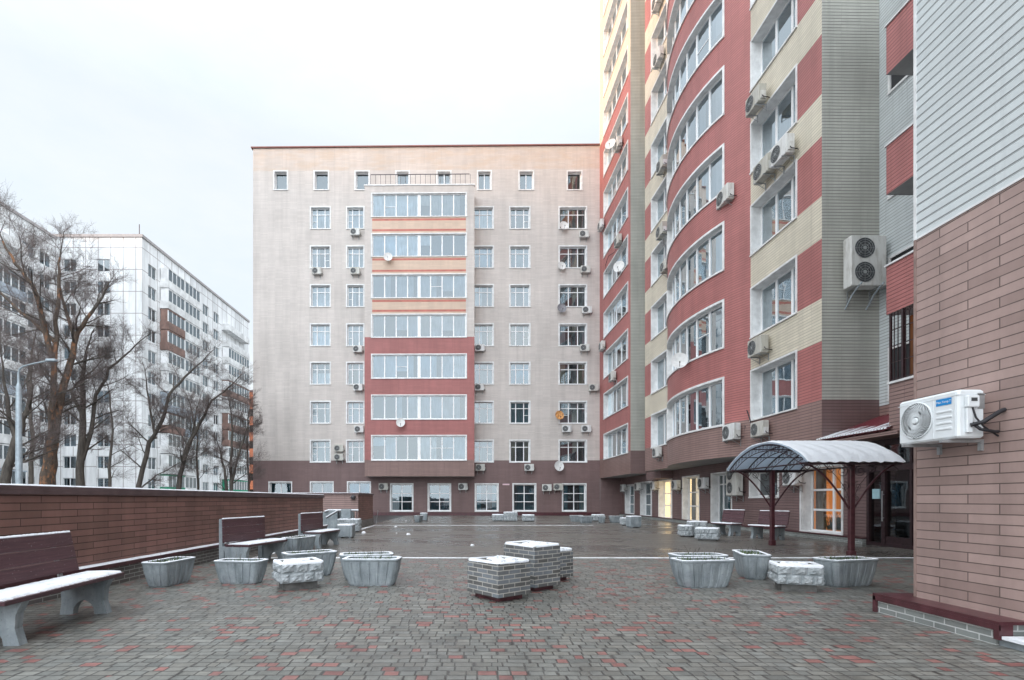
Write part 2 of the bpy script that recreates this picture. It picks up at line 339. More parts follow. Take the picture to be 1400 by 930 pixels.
def win_meshes(w,h,cols,rows,depth,style,thick=.06,trim=.09,mp=flat,key=None,gl='glass',nu=1,vents=(),heavy=()):
    k=(round(w,2),round(h,2),tuple(cols),tuple(rows),depth,style,thick,trim,key,gl,vents,heavy)
    if k in _wc: return _wc[k]
    fr=MB(); g=MB(); c=MB(); t=trim
    NU=max(1,nu)
    # outer trim, proud of the wall
    if t:
        mapbox(fr,mp,-t,w+t,h,h+t,-.03,.02,1,NU); mapbox(fr,mp,-t,w+t,-t*.8,0,-.06,.02,1,NU)
        mapbox(fr,mp,-t,0,0,h,-.03,.02,1); mapbox(fr,mp,w,w+t,0,h,-.03,.02,1)
    # reveals
    e=.012
    mapbox(fr,mp,0,w,h-e,h,.021,depth+.06,1,NU); mapbox(fr,mp,0,w,0,e,.021,depth+.06,1,NU)
    mapbox(fr,mp,0,e,e,h-e,.021,depth+.06,1); mapbox(fr,mp,w-e,w,e,h-e,.021,depth+.06,1)
    # sash frame
    b=.07; d0,d1=depth,depth+.06
    mapbox(fr,mp,e,w-e,h-b,h-e,d0,d1-.001,0,NU); mapbox(fr,mp,e,w-e,e,b,d0,d1-.001,0,NU)
    xs=[b]; tot=w-2*b; acc=0
    mapbox(fr,mp,e,b,b,h-b,d0,d1-.001,0); mapbox(fr,mp,w-b,w-e,b,h-b,d0,d1-.001,0)
    for i,cc in enumerate(cols[:-1]):
        acc+=cc; x=b+tot*acc/sum(cols); th=.26 if i in heavy else thick; xs.append(x)
        mapbox(fr,mp,x-th/2,x+th/2,b,h-b,d0-.01,d1-.002,0)
    xs.append(w-b); acc=0
    for rr in rows[:-1]:
        acc+=rr; z=b+(h-2*b)*acc/sum(rows)
        for i in range(len(xs)-1): mapbox(fr,mp,xs[i]+thick/2,xs[i+1]-thick/2,z-thick*.4,z+thick*.4,d0-.005,d1-.003,0,max(1,NU//len(cols)))
    for (ci,zf) in vents:
        z=h*zf; mapbox(fr,mp,xs[ci]+thick/2,xs[ci+1]-thick/2,z-.018,z+.018,d0+.002,d1-.004,0)
    n=NU
    for i in range(n):
        a=e+(w-2*e)*i/n; bb=e+(w-2*e)*(i+1)/n; d=depth+.03
        g.face([mp(a,e,d),mp(bb,e,d),mp(bb,h-e,d),mp(a,h-e,d)])
    # what hangs or stands behind the glass
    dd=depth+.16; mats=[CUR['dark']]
    L,Rr,Bo,T=-.25,w+.25,-.25,h+.25
    def sheet(a,bb,z0,z1,d,mi):
        q=max(1,int(n*(bb-a)/w+.5)) if n>1 else 1
        for i in range(q):
            a1=a+(bb-a)*i/q; b1=a+(bb-a)*(i+1)/q
            c.face([mp(a1,z0,d),mp(b1,z0,d),mp(b1,z1,d),mp(a1,z1,d)],mi)
    if style.startswith('mix'):
        rq=random.Random(hash(style[3:])%1000 if False else sum(ord(q)*(i+3) for i,q in enumerate(style)))
        pal=['white','white','white','grey','dark','blue2','white']; prev=None
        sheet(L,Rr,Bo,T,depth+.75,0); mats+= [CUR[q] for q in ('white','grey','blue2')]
        ix={'white':1,'grey':2,'blue2':3}
        edges=[0]+xs[1:-1]+[w]
        for a,bb in zip(edges[:-1],edges[1:]):
            if prev is None or rq.random()<.55: prev=rq.choice(pal)
            if prev in ix:
                m_=rq.random()
                if m_<.6: sheet(a,bb,0,h,dd,ix[prev])
                elif m_<.8: sheet(a,bb,h*rq.uniform(.3,.6),h,dd,ix[prev])
                else: sheet(a,a+(bb-a)*.5,0,h,dd,ix[prev])
        r=(fr.mesh('frame',[M['white'],M['trim']]),g.mesh('glass',M[gl]),c.mesh('curtain',mats)); _wc[k]=r; return r
    st=style.split('+')
    back=.75
    if st[0] in ('lit','litw','dim'):
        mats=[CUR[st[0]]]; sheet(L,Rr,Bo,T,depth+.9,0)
        # side walls of the lit room
        for uu in (L,Rr): c.face([mp(uu,Bo,depth+.05),mp(uu,T,depth+.05),mp(uu,T,depth+.9),mp(uu,Bo,depth+.9)],0)
        if len(st)>1: mats.append(CUR[st[1]]); sheet(0,w*.28,0,h,dd,1); sheet(w*.82,w,0,h,dd,1)
    else:
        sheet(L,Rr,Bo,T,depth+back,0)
        for s_ in st:
            nm,_,cov=s_.partition(':'); 
            if nm=='dark': continue
            mats.append(CUR[nm]); mi=len(mats)-1
            if cov=='': sheet(-.2,w+.2,-.2,h+.2,dd,mi)
            elif cov=='l': sheet(-.2,w*.42,-.2,h+.2,dd,mi)
            elif cov=='r': sheet(w*.6,w+.2,-.2,h+.2,dd,mi)
            elif cov=='s': sheet(-.2,w*.24,-.2,h+.2,dd,mi); sheet(w*.76,w+.2,-.2,h+.2,dd,mi)
            elif cov=='t': sheet(-.2,w+.2,h*.45,h+.2,dd,mi)
            elif cov=='b': sheet(-.2,w+.2,-.2,h*.55,dd,mi)
    r=(fr.mesh('frame',[M['white'],M['trim']]),g.mesh('glass',M[gl]),c.mesh('curtain',mats)); _wc[k]=r; return r
def put_window(parent,loc,rz,w,h,cols,rows,depth,style,name='window',**k):
    a,b,c=win_meshes(w,h,cols,rows,depth,style,**k)
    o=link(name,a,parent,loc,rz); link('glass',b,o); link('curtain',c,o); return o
STY=['white','white:s','grey','white','white:t+grey','dark','white:l','grey:s','teal','plum:s','white:b+grey','dark','tan:s','white']

# ------------------------------------------------------------------ walls with openings
def wall(mb,mp,u0,u1,v0,v1,holes,zone,us=(),vs=(),nu=0,depth=.3,rm=None):
    U={u0,u1}|{a for a in us if u0<a<u1}; V={v0,v1}|{a for a in vs if v0<a<v1}
    for (a,b,c,d) in holes: U|={a,b}; V|={c,d}
    if nu: U|={u0+(u1-u0)*i/nu for i in range(nu+1)}
    U=sorted(U); V=sorted(V)
    for a,b in zip(U[:-1],U[1:]):
        if b-a<1e-4: continue
        for c,d in zip(V[:-1],V[1:]):
            if d-c<1e-4: continue
            um,vm=(a+b)/2,(c+d)/2
            if any(h[0]<um<h[1] and h[2]<vm<h[3] for h in holes): continue
            mb.face([mp(a,c,0),mp(b,c,0),mp(b,d,0),mp(a,d,0)],zone(um,vm),uv=[(a,c),(b,c),(b,d),(a,d)])

# ============================================================ BACK FACADE BUILDING
tiltA=math.atan(.36/29.0)           # its right end is a little nearer
FY0=44.25; FXL=xat(346,FY0); FXR=11.25
fd=Vector((math.cos(-tiltA),math.sin(-tiltA),0)); fn=Vector((-fd.y,fd.x,0))  # fn points inward (+Y)
ORG=Vector((FXL,FY0,0))
def fmap(u,v,d): p=ORG+fd*u+fn*d; return (p.x,p.y,v)
def f_u(px):         # photo x -> distance along the facade
    k=(px-CX)/F; return (k*ORG.y-ORG.x)/(fd.x-k*fd.y)
def f_z(py,px=600): Y=(ORG+fd*f_u(px)).y; return EYE+(HZ-py)*Y/F
FW=(FXR-FXL)/fd.x; FH=f_z(201)
back=thing('apartment_building',(0,0,0),0,'nine-storey apartment house of pale tiles with brown ground storey facing the courtyard','building')
def P2(a,b,c,d): return f_u(a),f_u(b),f_z(d,(a+b)/2),f_z(c,(a+b)/2)   # px x0,x1, py top,bottom -> u0,u1,v0,v1
holes=[]; wins=[]
def addw(x0,x1,y0,y1,cols,rows,depth,style,**k):
    h=P2(x0+1.2,x1-1.2,y0+1.2,y1-1.2); holes.append(h); wins.append((h,cols,rows,depth,style,k))
topsty=['dark','dark','dark','white:s','white:b','white:r','white:r','tan:s+plum']
for i,(a,b) in enumerate([(374,393.5),(429,449.5),(485,505),(541,560),(597,617),(652.4,672),(709,730),(775,796)]):
    addw(a,b,233.5,260.5,[1,1] if i in(4,5,6) else [1],[1],.28,topsty[i])
rnd=random.Random(3)
colx=[(424,452),(473.5,498),(647,675),(696.5,725),(763.8,802.5)]
sty=[['white','white','white','dark','plum:s+tan:l'],
     ['white:l','white','mixaa','grey','plum'],
     ['white','mixab','white:l','grey:s','grey:s'],
     ['mixac','white','tan:s+white:l','tan:s','grey:s'],
     ['white:b','white:r+tan','grey','blue','tan:s'],
     ['grey:s','white','grey:s','teal','grey'],
     ['grey','grey:s','grey','tan:s','plum']]
tops=[282.5,336,389,442.5,495,548.5,601.5]
for r_,y in enumerate(tops):
    for c_,(a,b) in enumerate(colx):
        addw(a,b,y,y+31.2,[.27,.46,.27] if c_<4 else [1,1.1,.85],[.72,.28],.22,sty[r_][c_],vents=(((2 if rnd.random()<.5 else 0),.38),) if rnd.random()<.45 else ())
for i,(a,b) in enumerate([(367.4,399.2),(424,456),(474.7,507)]): addw(a,b,658.6,695,[1,1],[1],.2,['teal','grey','blue'][i])
for i,(a,b) in enumerate([(533.4,565),(585,616.6),(649.3,681.5),(700.8,733),(768.5,801.5)]):
    addw(a,b,661.2,699.8,[1,1],[1,1,1],.2,['teal+teal','blue:b+teal','teal:s','white:s+teal','teal:s'][i])
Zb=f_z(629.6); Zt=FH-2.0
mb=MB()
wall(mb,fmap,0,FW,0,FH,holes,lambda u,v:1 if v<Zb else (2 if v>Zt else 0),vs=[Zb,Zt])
# back, left side, roof: a closed block
D=14
pts=[fmap(0,0,0),fmap(FW,0,0),fmap(FW,0,D),fmap(0,0,D)]
def up(p,z): return (p[0],p[1],z)
for a,b in ((3,0),(2,3)):
    mb.face([up(pts[a],0),up(pts[b],0),up(pts[b],FH),up(pts[a],FH)],0)
mb.face([up(p,FH) for p in pts],0)
# dark inner shell keeps daylight out of the rooms
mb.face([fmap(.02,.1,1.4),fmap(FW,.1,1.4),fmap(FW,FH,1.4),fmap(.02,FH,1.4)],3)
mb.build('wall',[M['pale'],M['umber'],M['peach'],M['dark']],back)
for h,cols,rows,dep,st,k in wins:
    put_window(back,fmap(h[0],h[2],0),-tiltA,h[1]-h[0],h[3]-h[2],cols,rows,dep,st,thick=.075,trim=.10,**k)
mb=MB(); mapbox(mb,fmap,-.15,FW,FH+.001,FH+.10,-.12,.5); mb.build('parapet_cap',M['roofedge'],back)
mb=MB(); mapbox(mb,fmap,0,FW,0,.28,-.06,-.002); mb.build('plinth',M['maroon'],back)
# protruding bay
BY=-1.62
bu0=f_u(0)  # placeholder
def b_u(px):   # u for a pixel seen on the bay front
    k=(px-CX)/F; o=ORG+fn*BY; return (k*o.y-o.x)/(fd.x-k*fd.y)
def b_z(py): return EYE+(HZ-py)*((ORG+fn*BY+fd*13).y)/F
bmap=lambda u,v,d: fmap(u,v,BY+d)
B0,B1=b_u(498.5),b_u(648.5); BZ0=b_z(651.5); BZ1=b_z(254)
bt=[265,320.3,375.8,430.5,485.2,541,596.2]; bb=[296,350.3,407,461,517,573,629]
bh=[(b_u(508.8),b_u(637),b_z(bb[i]),b_z(bt[i])) for i in range(7)]
mb=MB(); zr0=b_z(629); zr1=b_z(461)
def bz(u,v):
    if v<zr0: return 1
    if v<zr1: return 2
    if bh[0][0]<u<bh[0][1] and b_z(bb[3])<v<b_z(268): 
        for i in range(3):
            for y in (b_z(bb[i]+4.5),b_z(bt[i+1]-5.5)):
                if abs(v-y)<.09: return 4
        return 3
    return 0
vs=[zr0,zr1]
for i in range(3):
    for y in (b_z(bb[i]+4.5),b_z(bt[i+1]-5.5)): vs+=[y-.09,y+.09]
wall(mb,bmap,B0,B1,BZ0,BZ1,bh,bz,us=[bh[0][0],bh[0][1]],vs=vs)
for uu in (B0,B1):
    for (z0,z1,mi) in ((BZ0,zr0,1),(zr0,zr1,2),(zr1,BZ1,0)):
        a=bmap(uu,z0,0); b=bmap(uu,z0,-BY); mb.face([a,b,up(b,z1),up(a,z1)],mi)
mb.face([bmap(B0,BZ0,0),bmap(B1,BZ0,0),bmap(B1,BZ0,-BY),bmap(B0,BZ0,-BY)],5)
mb.face([bmap(B0,BZ1,0),bmap(B1,BZ1,0),bmap(B1,BZ1,-BY),bmap(B0,BZ1,-BY)],0)
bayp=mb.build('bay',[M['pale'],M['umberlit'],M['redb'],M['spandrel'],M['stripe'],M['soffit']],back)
bs=['mixa','mixbd','mixc','mixdq','mixe','mixfz','mixg']
for i,h in enumerate(bh):
    put_window(back,bmap(h[0],h[2],0),-tiltA,h[1]-h[0],h[3]-h[2],[1]*8,[1],.1,bs[i],thick=.09,trim=.09,name='bay_window',heavy=(3,),vents=((((1,.45),),(),((5,.5),),(),((2,.5),),(),((5,.5),(6,.5)))[i]))
# railing on the bay roof
mb=MB(); zt=BZ1+.98
for z in (BZ1+.1,zt): mapbox(mb,bmap,B0+.5,B1-.4,z-.025,z+.025,.05,.09)
u=B0+.5
while u<B1-.3:
    mapbox(mb,bmap,u-.014,u+.014,BZ1,zt,.055,.085); u+=.42
mb.build('roof_railing',M['rail'],back)
mb=MB(); mapbox(mb,bmap,B0-.05,B1+.05,BZ1,BZ1+.1,-.05,.3); mb.build('bay_coping',M['trim'],back)
mb=MB(); mapbox(mb,fmap,f_u(687),f_u(696.5),f_z(663.5),f_z(661.5),-.03,-.003); mb.build('street_plate',plain('pink_white_plate',(.7,.5,.55),.5),back)
# side wing just behind the left edge
mb=MB(); mapbox(mb,fmap,-.17,-.005,.0,f_z(487),2.0,2.4,0); mapbox(mb,fmap,-.17,-.005,f_z(487)+.002,f_z(300),2.0,2.4,1)
tag(mb.build('side_buttress',[M['redb'],M['pale']],back))

# ============================================================ RIGHT TOWER
def TX(Y): return 11.934-.0163*Y
def TY(px,off=0): return (11.934-off)/((px-CX)/F+.0163)
tdir=Vector((.0163,-1,0)).normalized(); tin=Vector((1,.0163,0)).normalized()   # along = towards camera, inward = east
tang=math.atan2(tdir.y,tdir.x)
T0=Vector((TX(43.9),43.9,0))
def tmap(u,v,d): p=T0+tdir*u+tin*d; return (p.x,p.y,v)
def t_u(px,off=0): return (Vector((TX(43.9),43.9,0))-Vector((TX(TY(px)),TY(px),0))).length
def uY(Y): return (43.9-Y)/abs(tdir.y)
TH=56.0; SOF=3.24; ZB=4.72
def lv(k,a): return EYE+S*(a+k)       # height: a storeys above the eye plus k
tower=thing('apartment_tower',(0,0,0),0,'tall red and cream tiled tower with a curved bay of windows on the right','building')
K=range(0,15)
sill,head=.965,1.55
wS=[]; mb=MB()
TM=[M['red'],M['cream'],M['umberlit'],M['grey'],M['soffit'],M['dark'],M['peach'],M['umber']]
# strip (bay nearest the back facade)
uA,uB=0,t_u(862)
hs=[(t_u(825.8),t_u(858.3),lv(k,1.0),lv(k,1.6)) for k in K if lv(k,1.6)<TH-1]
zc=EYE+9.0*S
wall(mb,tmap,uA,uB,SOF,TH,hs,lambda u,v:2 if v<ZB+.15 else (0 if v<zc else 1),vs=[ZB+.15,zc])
stS=['white','mixu','grey:s','mixw','white:s','mixo','mixy','white:l','mixr']
for i,h in enumerate(hs): wS.append((h,[1,1,1.1,1,1],[1],.3,stS[i%9],{'name':'window'}))
# grey return face at the near end of the strip, and its soffit
def pr(u,v,d): return tmap(u,v,d)
def ret(u,d1,z0,z1,mi): mb.face([pr(u,z0,0),pr(u,z0,d1),pr(u,z1,d1),pr(u,z1,0)],mi,uv=[(0,z0),(d1,z0),(d1,z1),(0,z1)])
ret(uB,2.0,SOF,ZB+.15,7); ret(uB,2.0,ZB+.15,TH,3)
# recessed link wall between the bays
uC=uY(33.0)
mb.face([pr(uB,SOF,1.9),pr(uC,SOF,1.9),pr(uC,TH,1.9),pr(uB,TH,1.9)],3)
mb.face([pr(uC,SOF,0),pr(uC,SOF,1.9),pr(uC,TH,1.9),pr(uC,TH,0)],3)
# flat part before the curved bay
uD=uY(29.3); uE=uY(20.9); uF=uY(16.76)
hk=[k for k in K if lv(k,1.6)<TH-1]
h2=[(t_u(891)+.02,uD-.15,lv(k,sill),lv(k,head)) for k in hk]
def zz(u,v,red):
    if v<ZB: return 2
    f=((v-EYE)/S-sill)%1.0
    return 0 if (f<head-sill) else 1
vz=[ZB]+[lv(k,a) for k in range(-1,17) for a in (sill,head)]
wall(mb,tmap,uC,uD,SOF,TH,h2,lambda u,v:zz(u,v,0),vs=vz)
for i,h in enumerate(h2): wS.append((h,[1,1],[1],.32,['grey','white','grey:s','white:s','dark','white','grey','white:r'][i%8],{}))
# curved bay
ch=uE-uD; sag=1.0; RR=(ch*ch/4+sag*sag)/(2*sag); A=math.asin(ch/2/RR)
def cmap(a,v,d):        # a = arc length
    th=a/RR-A; r=RR-d
    uu=(uD+uE)/2+r*math.sin(th); dd=(RR-sag)-r*math.cos(th)
    return tmap(uu,v,dd)
AL=2*A*RR
ca,cb=.25,AL-1.35
h3=[(ca,cb,lv(k,sill),lv(k,head)) for k in hk]
wall(mb,cmap,0,AL,SOF,TH,h3,lambda u,v:2 if v<ZB else 0,vs=[ZB],nu=28)
# flat part with wide windows up to the outer corner
h4=[(uE+.08,t_u(1091.0)-.1,lv(k,sill),lv(k,head)) for k in hk]
wall(mb,tmap,uE,uF,SOF,TH,h4,lambda u,v:2 if v<ZB else ((0 if ((v-EYE)/S-sill)%1<head-sill else 1)),us=[t_u(1091)],vs=vz)
for i,h in enumerate(h4): wS.append((h,[1,1,.75],[1],.38,['grey:s','teal:s','tan:s','white','dark','white:s','grey','white:l'][i%8],{'trim':.07}))
# soffits
mb.face([pr(uA,SOF,0),pr(uB,SOF,0),pr(uB,SOF,2.5),pr(uA,SOF,2.5)],4)
mb.face([pr(uB,SOF+.001,1.2),pr(uC,SOF+.001,1.2),pr(uC,SOF+.001,2.5),pr(uB,SOF+.001,2.5)],4)
mb.face([pr(uC,SOF,0),pr(uD,SOF,0),pr(uD,SOF,2.5),pr(uC,SOF,2.5)],4)
for i in range(28):
    a,b=AL*i/28,AL*(i+1)/28; p,q=cmap(a,SOF,0),cmap(b,SOF,0)
    ua=uD+(uE-uD)*i/28; ub=uD+(uE-uD)*(i+1)/28
    mb.face([p,q,pr(ub,SOF,2.5),pr(ua,SOF,2.5)],4)
mb.face([pr(uE,SOF,0),pr(uF,SOF,0),pr(uF,SOF,2.5),pr(uE,SOF,2.5)],4)
# outer grey return (faces the courtyard entrance side)
FX2=1.95
ret(uF,FX2,3.9,ZB,7); ret(uF,FX2,ZB+.0,TH,3); ret(uF,FX2,SOF,3.9,7)
# upper wall beyond it, closed block behind
mb.face([pr(uF,SOF,FX2),pr(uF+10,SOF,FX2),pr(uF+10,TH,FX2),pr(uF,TH,FX2)],5)
mb.face([pr(uF+10,0,FX2),pr(uF+10,0,14),pr(uF+10,TH,14),pr(uF+10,TH,FX2)],5)
mb.face([pr(0,0,14),pr(uF+10,0,14),pr(uF+10,TH,14),pr(0,TH,14)],5)
mb.face([pr(-.0,FH,0),pr(0,FH,14),pr(0,TH,14),pr(0,TH,0)],1)
mb.face([pr(0,TH,0),pr(uF+10,TH,0),pr(uF+10,TH,14),pr(0,TH,14)],5)
mb.face([pr(0,SOF+.1,1.88),pr(uB,SOF+.1,1.88),pr(uB,TH,1.88),pr(0,TH,1.88)],5)  # added dark inner shells, stop sky showing through the tower windows
mb.face([pr(uC+.05,SOF+.1,1.6),pr(uF,SOF+.1,1.6),pr(uF,TH,1.6),pr(uC+.05,TH,1.6)],5)
mb.build('wall',TM,tower)
for h,cols,rows,dep,st,k in wS:
    kk=dict(k); nm=kk.pop('name','window'); kk.setdefault('trim',.09); kk['gl']='glassr'
    put_window(tower,tmap(h[0],h[2],0),tang,h[1]-h[0],h[3]-h[2],cols,rows,dep,st,name=nm,thick=.09,**kk)
hw=head-sill
for i,h in enumerate(h3):
    st='mix'+'hzkqvbtxmp'[i%10]+'1'
    cm=lambda u,v,d: (lambda p:(p[0],p[1],v))(cmap(ca+u,0,d))
    a,b,c=win_meshes(cb-ca,h[3]-h[2],[1,1,1,1,1,1,1],[1],.24,st,thick=.10,trim=.10,mp=cm,key='curve',gl='glassr',nu=21,vents=((5,.5),) if i in(1,5) else ())
    o=link('curved_window',a,tower,(0,0,h[2])); link('glass',b,o); link('curtain',c,o)

# ------- recessed ground floor of the tower
gk=.025; gX0=12.0
def GX(Y): return gX0+gk*Y
def GYp(px): return gX0/((px-CX)/F-gk)
gdir=Vector((-gk,-1,0)).normalized(); gin=Vector((1,-gk,0)).normalized(); gang=math.atan2(gdir.y,gdir.x)
G0=Vector((GX(44.2),44.2,0))
def gmap(u,v,d): p=G0+gdir*u+gin*d; return (p.x,p.y,v)
def g_u(px): Y=GYp(px); return (44.2-Y)/abs(gdir.y)
gw=[((855,867),.2,2.55,[1,1],[1,1,1],'teal:s'),((876,890.8),.15,2.65,[1,1],[1,1,1],'white:s+teal'),((901,918.5),.15,2.65,[1,1],[1,1,1],'litw'),
    ((933.5,955.7),.13,2.7,[1,1],[1,1,1],'litw+plum'),((973,1000),.05,2.7,[.55,1.1,.7],[.82,.18],'dark+teal:l'),((1026,1063.7),1.52,2.62,[1.0],[1],'dark'),((1096,1151),.22,2.55,[1.15,.85],[1,1,1],'lit+tan')]
gh=[]
GE=(44.2-15.75)
for (a,b),z0,z1,c,r_,st in gw: gh.append((g_u(a),g_u(b),z0,z1))
mb=MB()
ent0,ent1=GE+.05,(44.2-12.9)
wall(mb,gmap,0,GE,0,SOF+.05,gh,lambda u,v:0)
# underside wall of the link between facade and tower, faces the camera
q0=fmap(FW,0,0)
mb.face([(q0[0],q0[1]-.02,0),(GX(43.7)+.1,q0[1]-.05,0),(GX(43.7)+.1,q0[1]-.05,SOF+.1),(q0[0],q0[1]-.02,SOF+.1)],0)
mb.face([gmap(0,SOF,1.5),gmap(0,0,1.5),gmap(GE,0,1.5),gmap(GE,SOF,1.5)],1)
mb.build('ground_floor_wall',[M['umber'],M['dark']],tower)
for h,(px,z0,z1,c,r_,st) in zip(gh,gw):
    nm='glazed_door' if st=='dark+teal:l' else 'ground_window'
    put_window(tower,gmap(h[0],h[2],0),gang,h[1]-h[0],h[3]-h[2],c,r_,.36,st,name=nm,thick=.09,trim=.08)
pm=MB(); rq=random.Random(6)
for i in range(170):
    a=rq.uniform(0,2*PI); L=rq.uniform(.15,.5); u0=g_u(1105)+rq.uniform(.2,1.6); d0=.62+rq.uniform(-.1,.1); z0_=.3
    q=[Vector(gmap(u0,z0_,d0)),Vector(gmap(u0+.5*L*math.cos(a),z0_+L,d0+.2*L*math.sin(a))),Vector(gmap(u0+L*math.cos(a)*.9,z0_+L*rq.uniform(.8,1.5),d0+.25*L*math.sin(a)))]
    ww=Vector(gmap(.018,0,0))-Vector(gmap(0,0,0))
    pm.face([q[0]-ww,q[0]+ww,q[1]+ww,q[1]-ww]); pm.face([q[1]-ww,q[1]+ww,q[2]+ww*.2,q[2]-ww*.2])
po=pm.build('window_plants',M['leaf']); tag(po,'leafy green houseplants standing inside the lamp-lit window by the entrance','plants',kind='stuff')
# pier hanging by the first lit window
mb=MB(); mapbox(mb,gmap,g_u(898),g_u(920),2.75,SOF-.003,-.75,-.003); mb.build('pier',M['umber'],tower)
mb=MB(); mapbox(mb,gmap,0,GE,0,.17,-.16,-.003,0); mapbox(mb,gmap,0,GE,.171,.21,-.2,-.002,1); mb.build('plinth',[M['bricks'],M['maroon']],tower)

# ------- entrance (dark glazed vestibule) west-facing
ent=MB(); uu=GE
def eb(u0,u1,v0,v1,d0,d1,m): mapbox(ent,gmap,u0,u1,v0,v1,d0,d1,m)
e0=g_u(1178); e1=44.2-12.6
for u0,u1 in ((uu-.75,uu-.55),(g_u(1190)-.1,g_u(1190)),(g_u(1207),g_u(1212)),(g_u(1246),g_u(1249)),(e1-.15,e1)): eb(u0,u1,0,3.2,-.05,.12,0)
eb(uu-.55,e1,2.25,2.42,-.045,.11,0); eb(uu-.55,e1,3.02,3.2,-.045,.11,0); eb(uu-.55,e1,0,.10,-.045,.11,0)
eb(g_u(1213)-.05,g_u(1246),.10,.3,-.03,.07,0)
entr=ent.build('entrance_frame',[M['iron']],tower)
g=MB(); g.face([gmap(uu-.55,.1,.03),gmap(e1,.1,.03),gmap(e1,3.1,.03),gmap(uu-.55,3.1,.03)]); g.build('door_glass',M['glassd'],entr)
g=MB(); g.tube([gmap(g_u(1211.5)-.02,.75,-.1),gmap(g_u(1211.5)-.02,1.65,-.1)],.018,6); 
for z in (.85,1.55): g.tube([gmap(g_u(1211.5)-.02,z,-.1),gmap(g_u(1211.5)-.02,z,-.03)],.014,5)
g.build('handle',M['bracket'],entr)
g=MB(); mapbox(g,gmap,g_u(1193),g_u(1203),1.42,1.72,-.012,0.02); g.build('notice',plain('pale_blue_notice',(.40,.62,.68),.6),entr)
# lobby inside
g=MB(); g.face([gmap(uu-.8,0,2.2),gmap(e1,0,2.2),gmap(e1,3.1,2.2),gmap(uu-.8,3.1,2.2)],0)
g.face([gmap(uu-.8,0.012,.1),gmap(e1,0.012,.1),gmap(e1,0.012,2.2),gmap(uu-.8,0.012,2.2)],1)
g.face([gmap(uu-.8,0,.1),gmap(uu-.8,0,2.2),gmap(uu-.8,3.1,2.2),gmap(uu-.8,3.1,.1)],1)
mapbox(g,gmap,g_u(1218),g_u(1240),.9,1.1,1.2,1.6,2); mapbox(g,gmap,g_u(1218),g_u(1236),1.6,2.2,2.1,2.19,2)
g.build('lobby',[CUR['dim'],M['umber'],M['trim']],tower)
# ------- red sheet roof over the entrance
mb=MB(); za,zb_=3.32,4.15
uR0,uR1=uF-.05,uF+2.75
n=22
for i in range(n):
    a=uR0+(uR1-uR0)*i/n; b=uR0+(uR1-uR0)*(i+1)/n; o1=.03*(i%2)
    mb.face([pr(a,za,-.15),pr(b,za+.0,-.15),pr(b,zb_,FX2),pr(a,zb_,FX2)] if i%2==0 else [pr(a,za+.04,-.15),pr(b,za+.04,-.15),pr(b,zb_+.04,FX2),pr(a,zb_+.04,FX2)],0)
mb.build('entrance_roof',M['roofred'],tower)
mb=MB()
rr=random.Random(5)
for i in range(26):
    a=uR0+(uR1-uR0)*i/26; l=rr.uniform(.12,.42); b=a+.085
    def rp(u,t,h): return pr(u,za+(zb_-za)*t+.05+h,-.15+(FX2+.15)*t)
    mb.face([rp(a,0,0),rp(b,0,0),rp(b,0,.04),rp(a,0,.04)],0); mb.face([rp(a,0,.04),rp(b,0,.04),rp(b,l,.0),rp(a,l,.0)],0)
mb.build('roof_snow',M['snow'],tower)
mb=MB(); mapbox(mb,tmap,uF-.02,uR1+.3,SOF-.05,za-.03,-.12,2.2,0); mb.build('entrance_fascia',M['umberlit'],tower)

# ------- wall with balconies beyond the grey return
def wmap(u,v,d): return tmap(uF+u,v,FX2-.0+d)
wing=thing('balcony_wing',(0,0,0),0,'light tiled wall with red panelled balconies between the tower and the near corner','building')
mb=MB(); wh=[]
for k in range(0,4):
    wh.append((.45,2.6,EYE+S*(.72+k)+.55 if k else 4.65,EYE+S*(1.1+k)+.65 if k else 6.25))
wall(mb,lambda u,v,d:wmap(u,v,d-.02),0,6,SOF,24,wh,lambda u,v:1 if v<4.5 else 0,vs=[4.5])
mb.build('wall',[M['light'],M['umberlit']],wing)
for i,h in enumerate(wh):
    put_window(wing,wmap(h[0],h[2],-.02),tang,h[1]-h[0],h[3]-h[2],[1,1,1],[1],.2,['dim+plum','grey:s','tan:s','dark'][i],thick=.08,trim=.08)
# balconies: front face flush with the tower plane
for k in range(4):
    z0=EYE+5.19+3.38*k; z1=z0+1.35
    mb=MB(); a0,a1=uF+2.55,uF+3.5; e_=.10
    P=[tmap(a0,0,0.0),tmap(a1,0,0.0),tmap(a1+.45,0,.45),tmap(a1+.45,0,FX2-.03),tmap(a0,0,FX2-.03)]
    for i in range(len(P)-1 if True else 0):
        p,q=P[i],P[i+1]
        if i==3: continue
        L=(Vector(q)-Vector(p)).length
        mb.face([up(p,z0),up(q,z0),up(q,z1),up(p,z1)],0,uv=[(0,z0),(L,z0),(L,z1),(0,z1)])
    p,q=P[4],P[0]; mb.face([up(p,z0),up(q,z0),up(q,z1),up(p,z1)],1)
    mb.face([up(p,z0+.01) for p in P],1); mb.face([up(p,z1-.25) for p in P],1)
    b=mb.build('balcony',[M['red'],M['soffit']],wing)
    m2=MB(); mapbox(m2,tmap,a0-.03,a1+.03,z1,z1+.05,-.04,.12); mapbox(m2,tmap,a0-.03,a0+.08,z1,z1+.05,.121,FX2-.05); m2.build('balcony_rail',M['trim'],b)
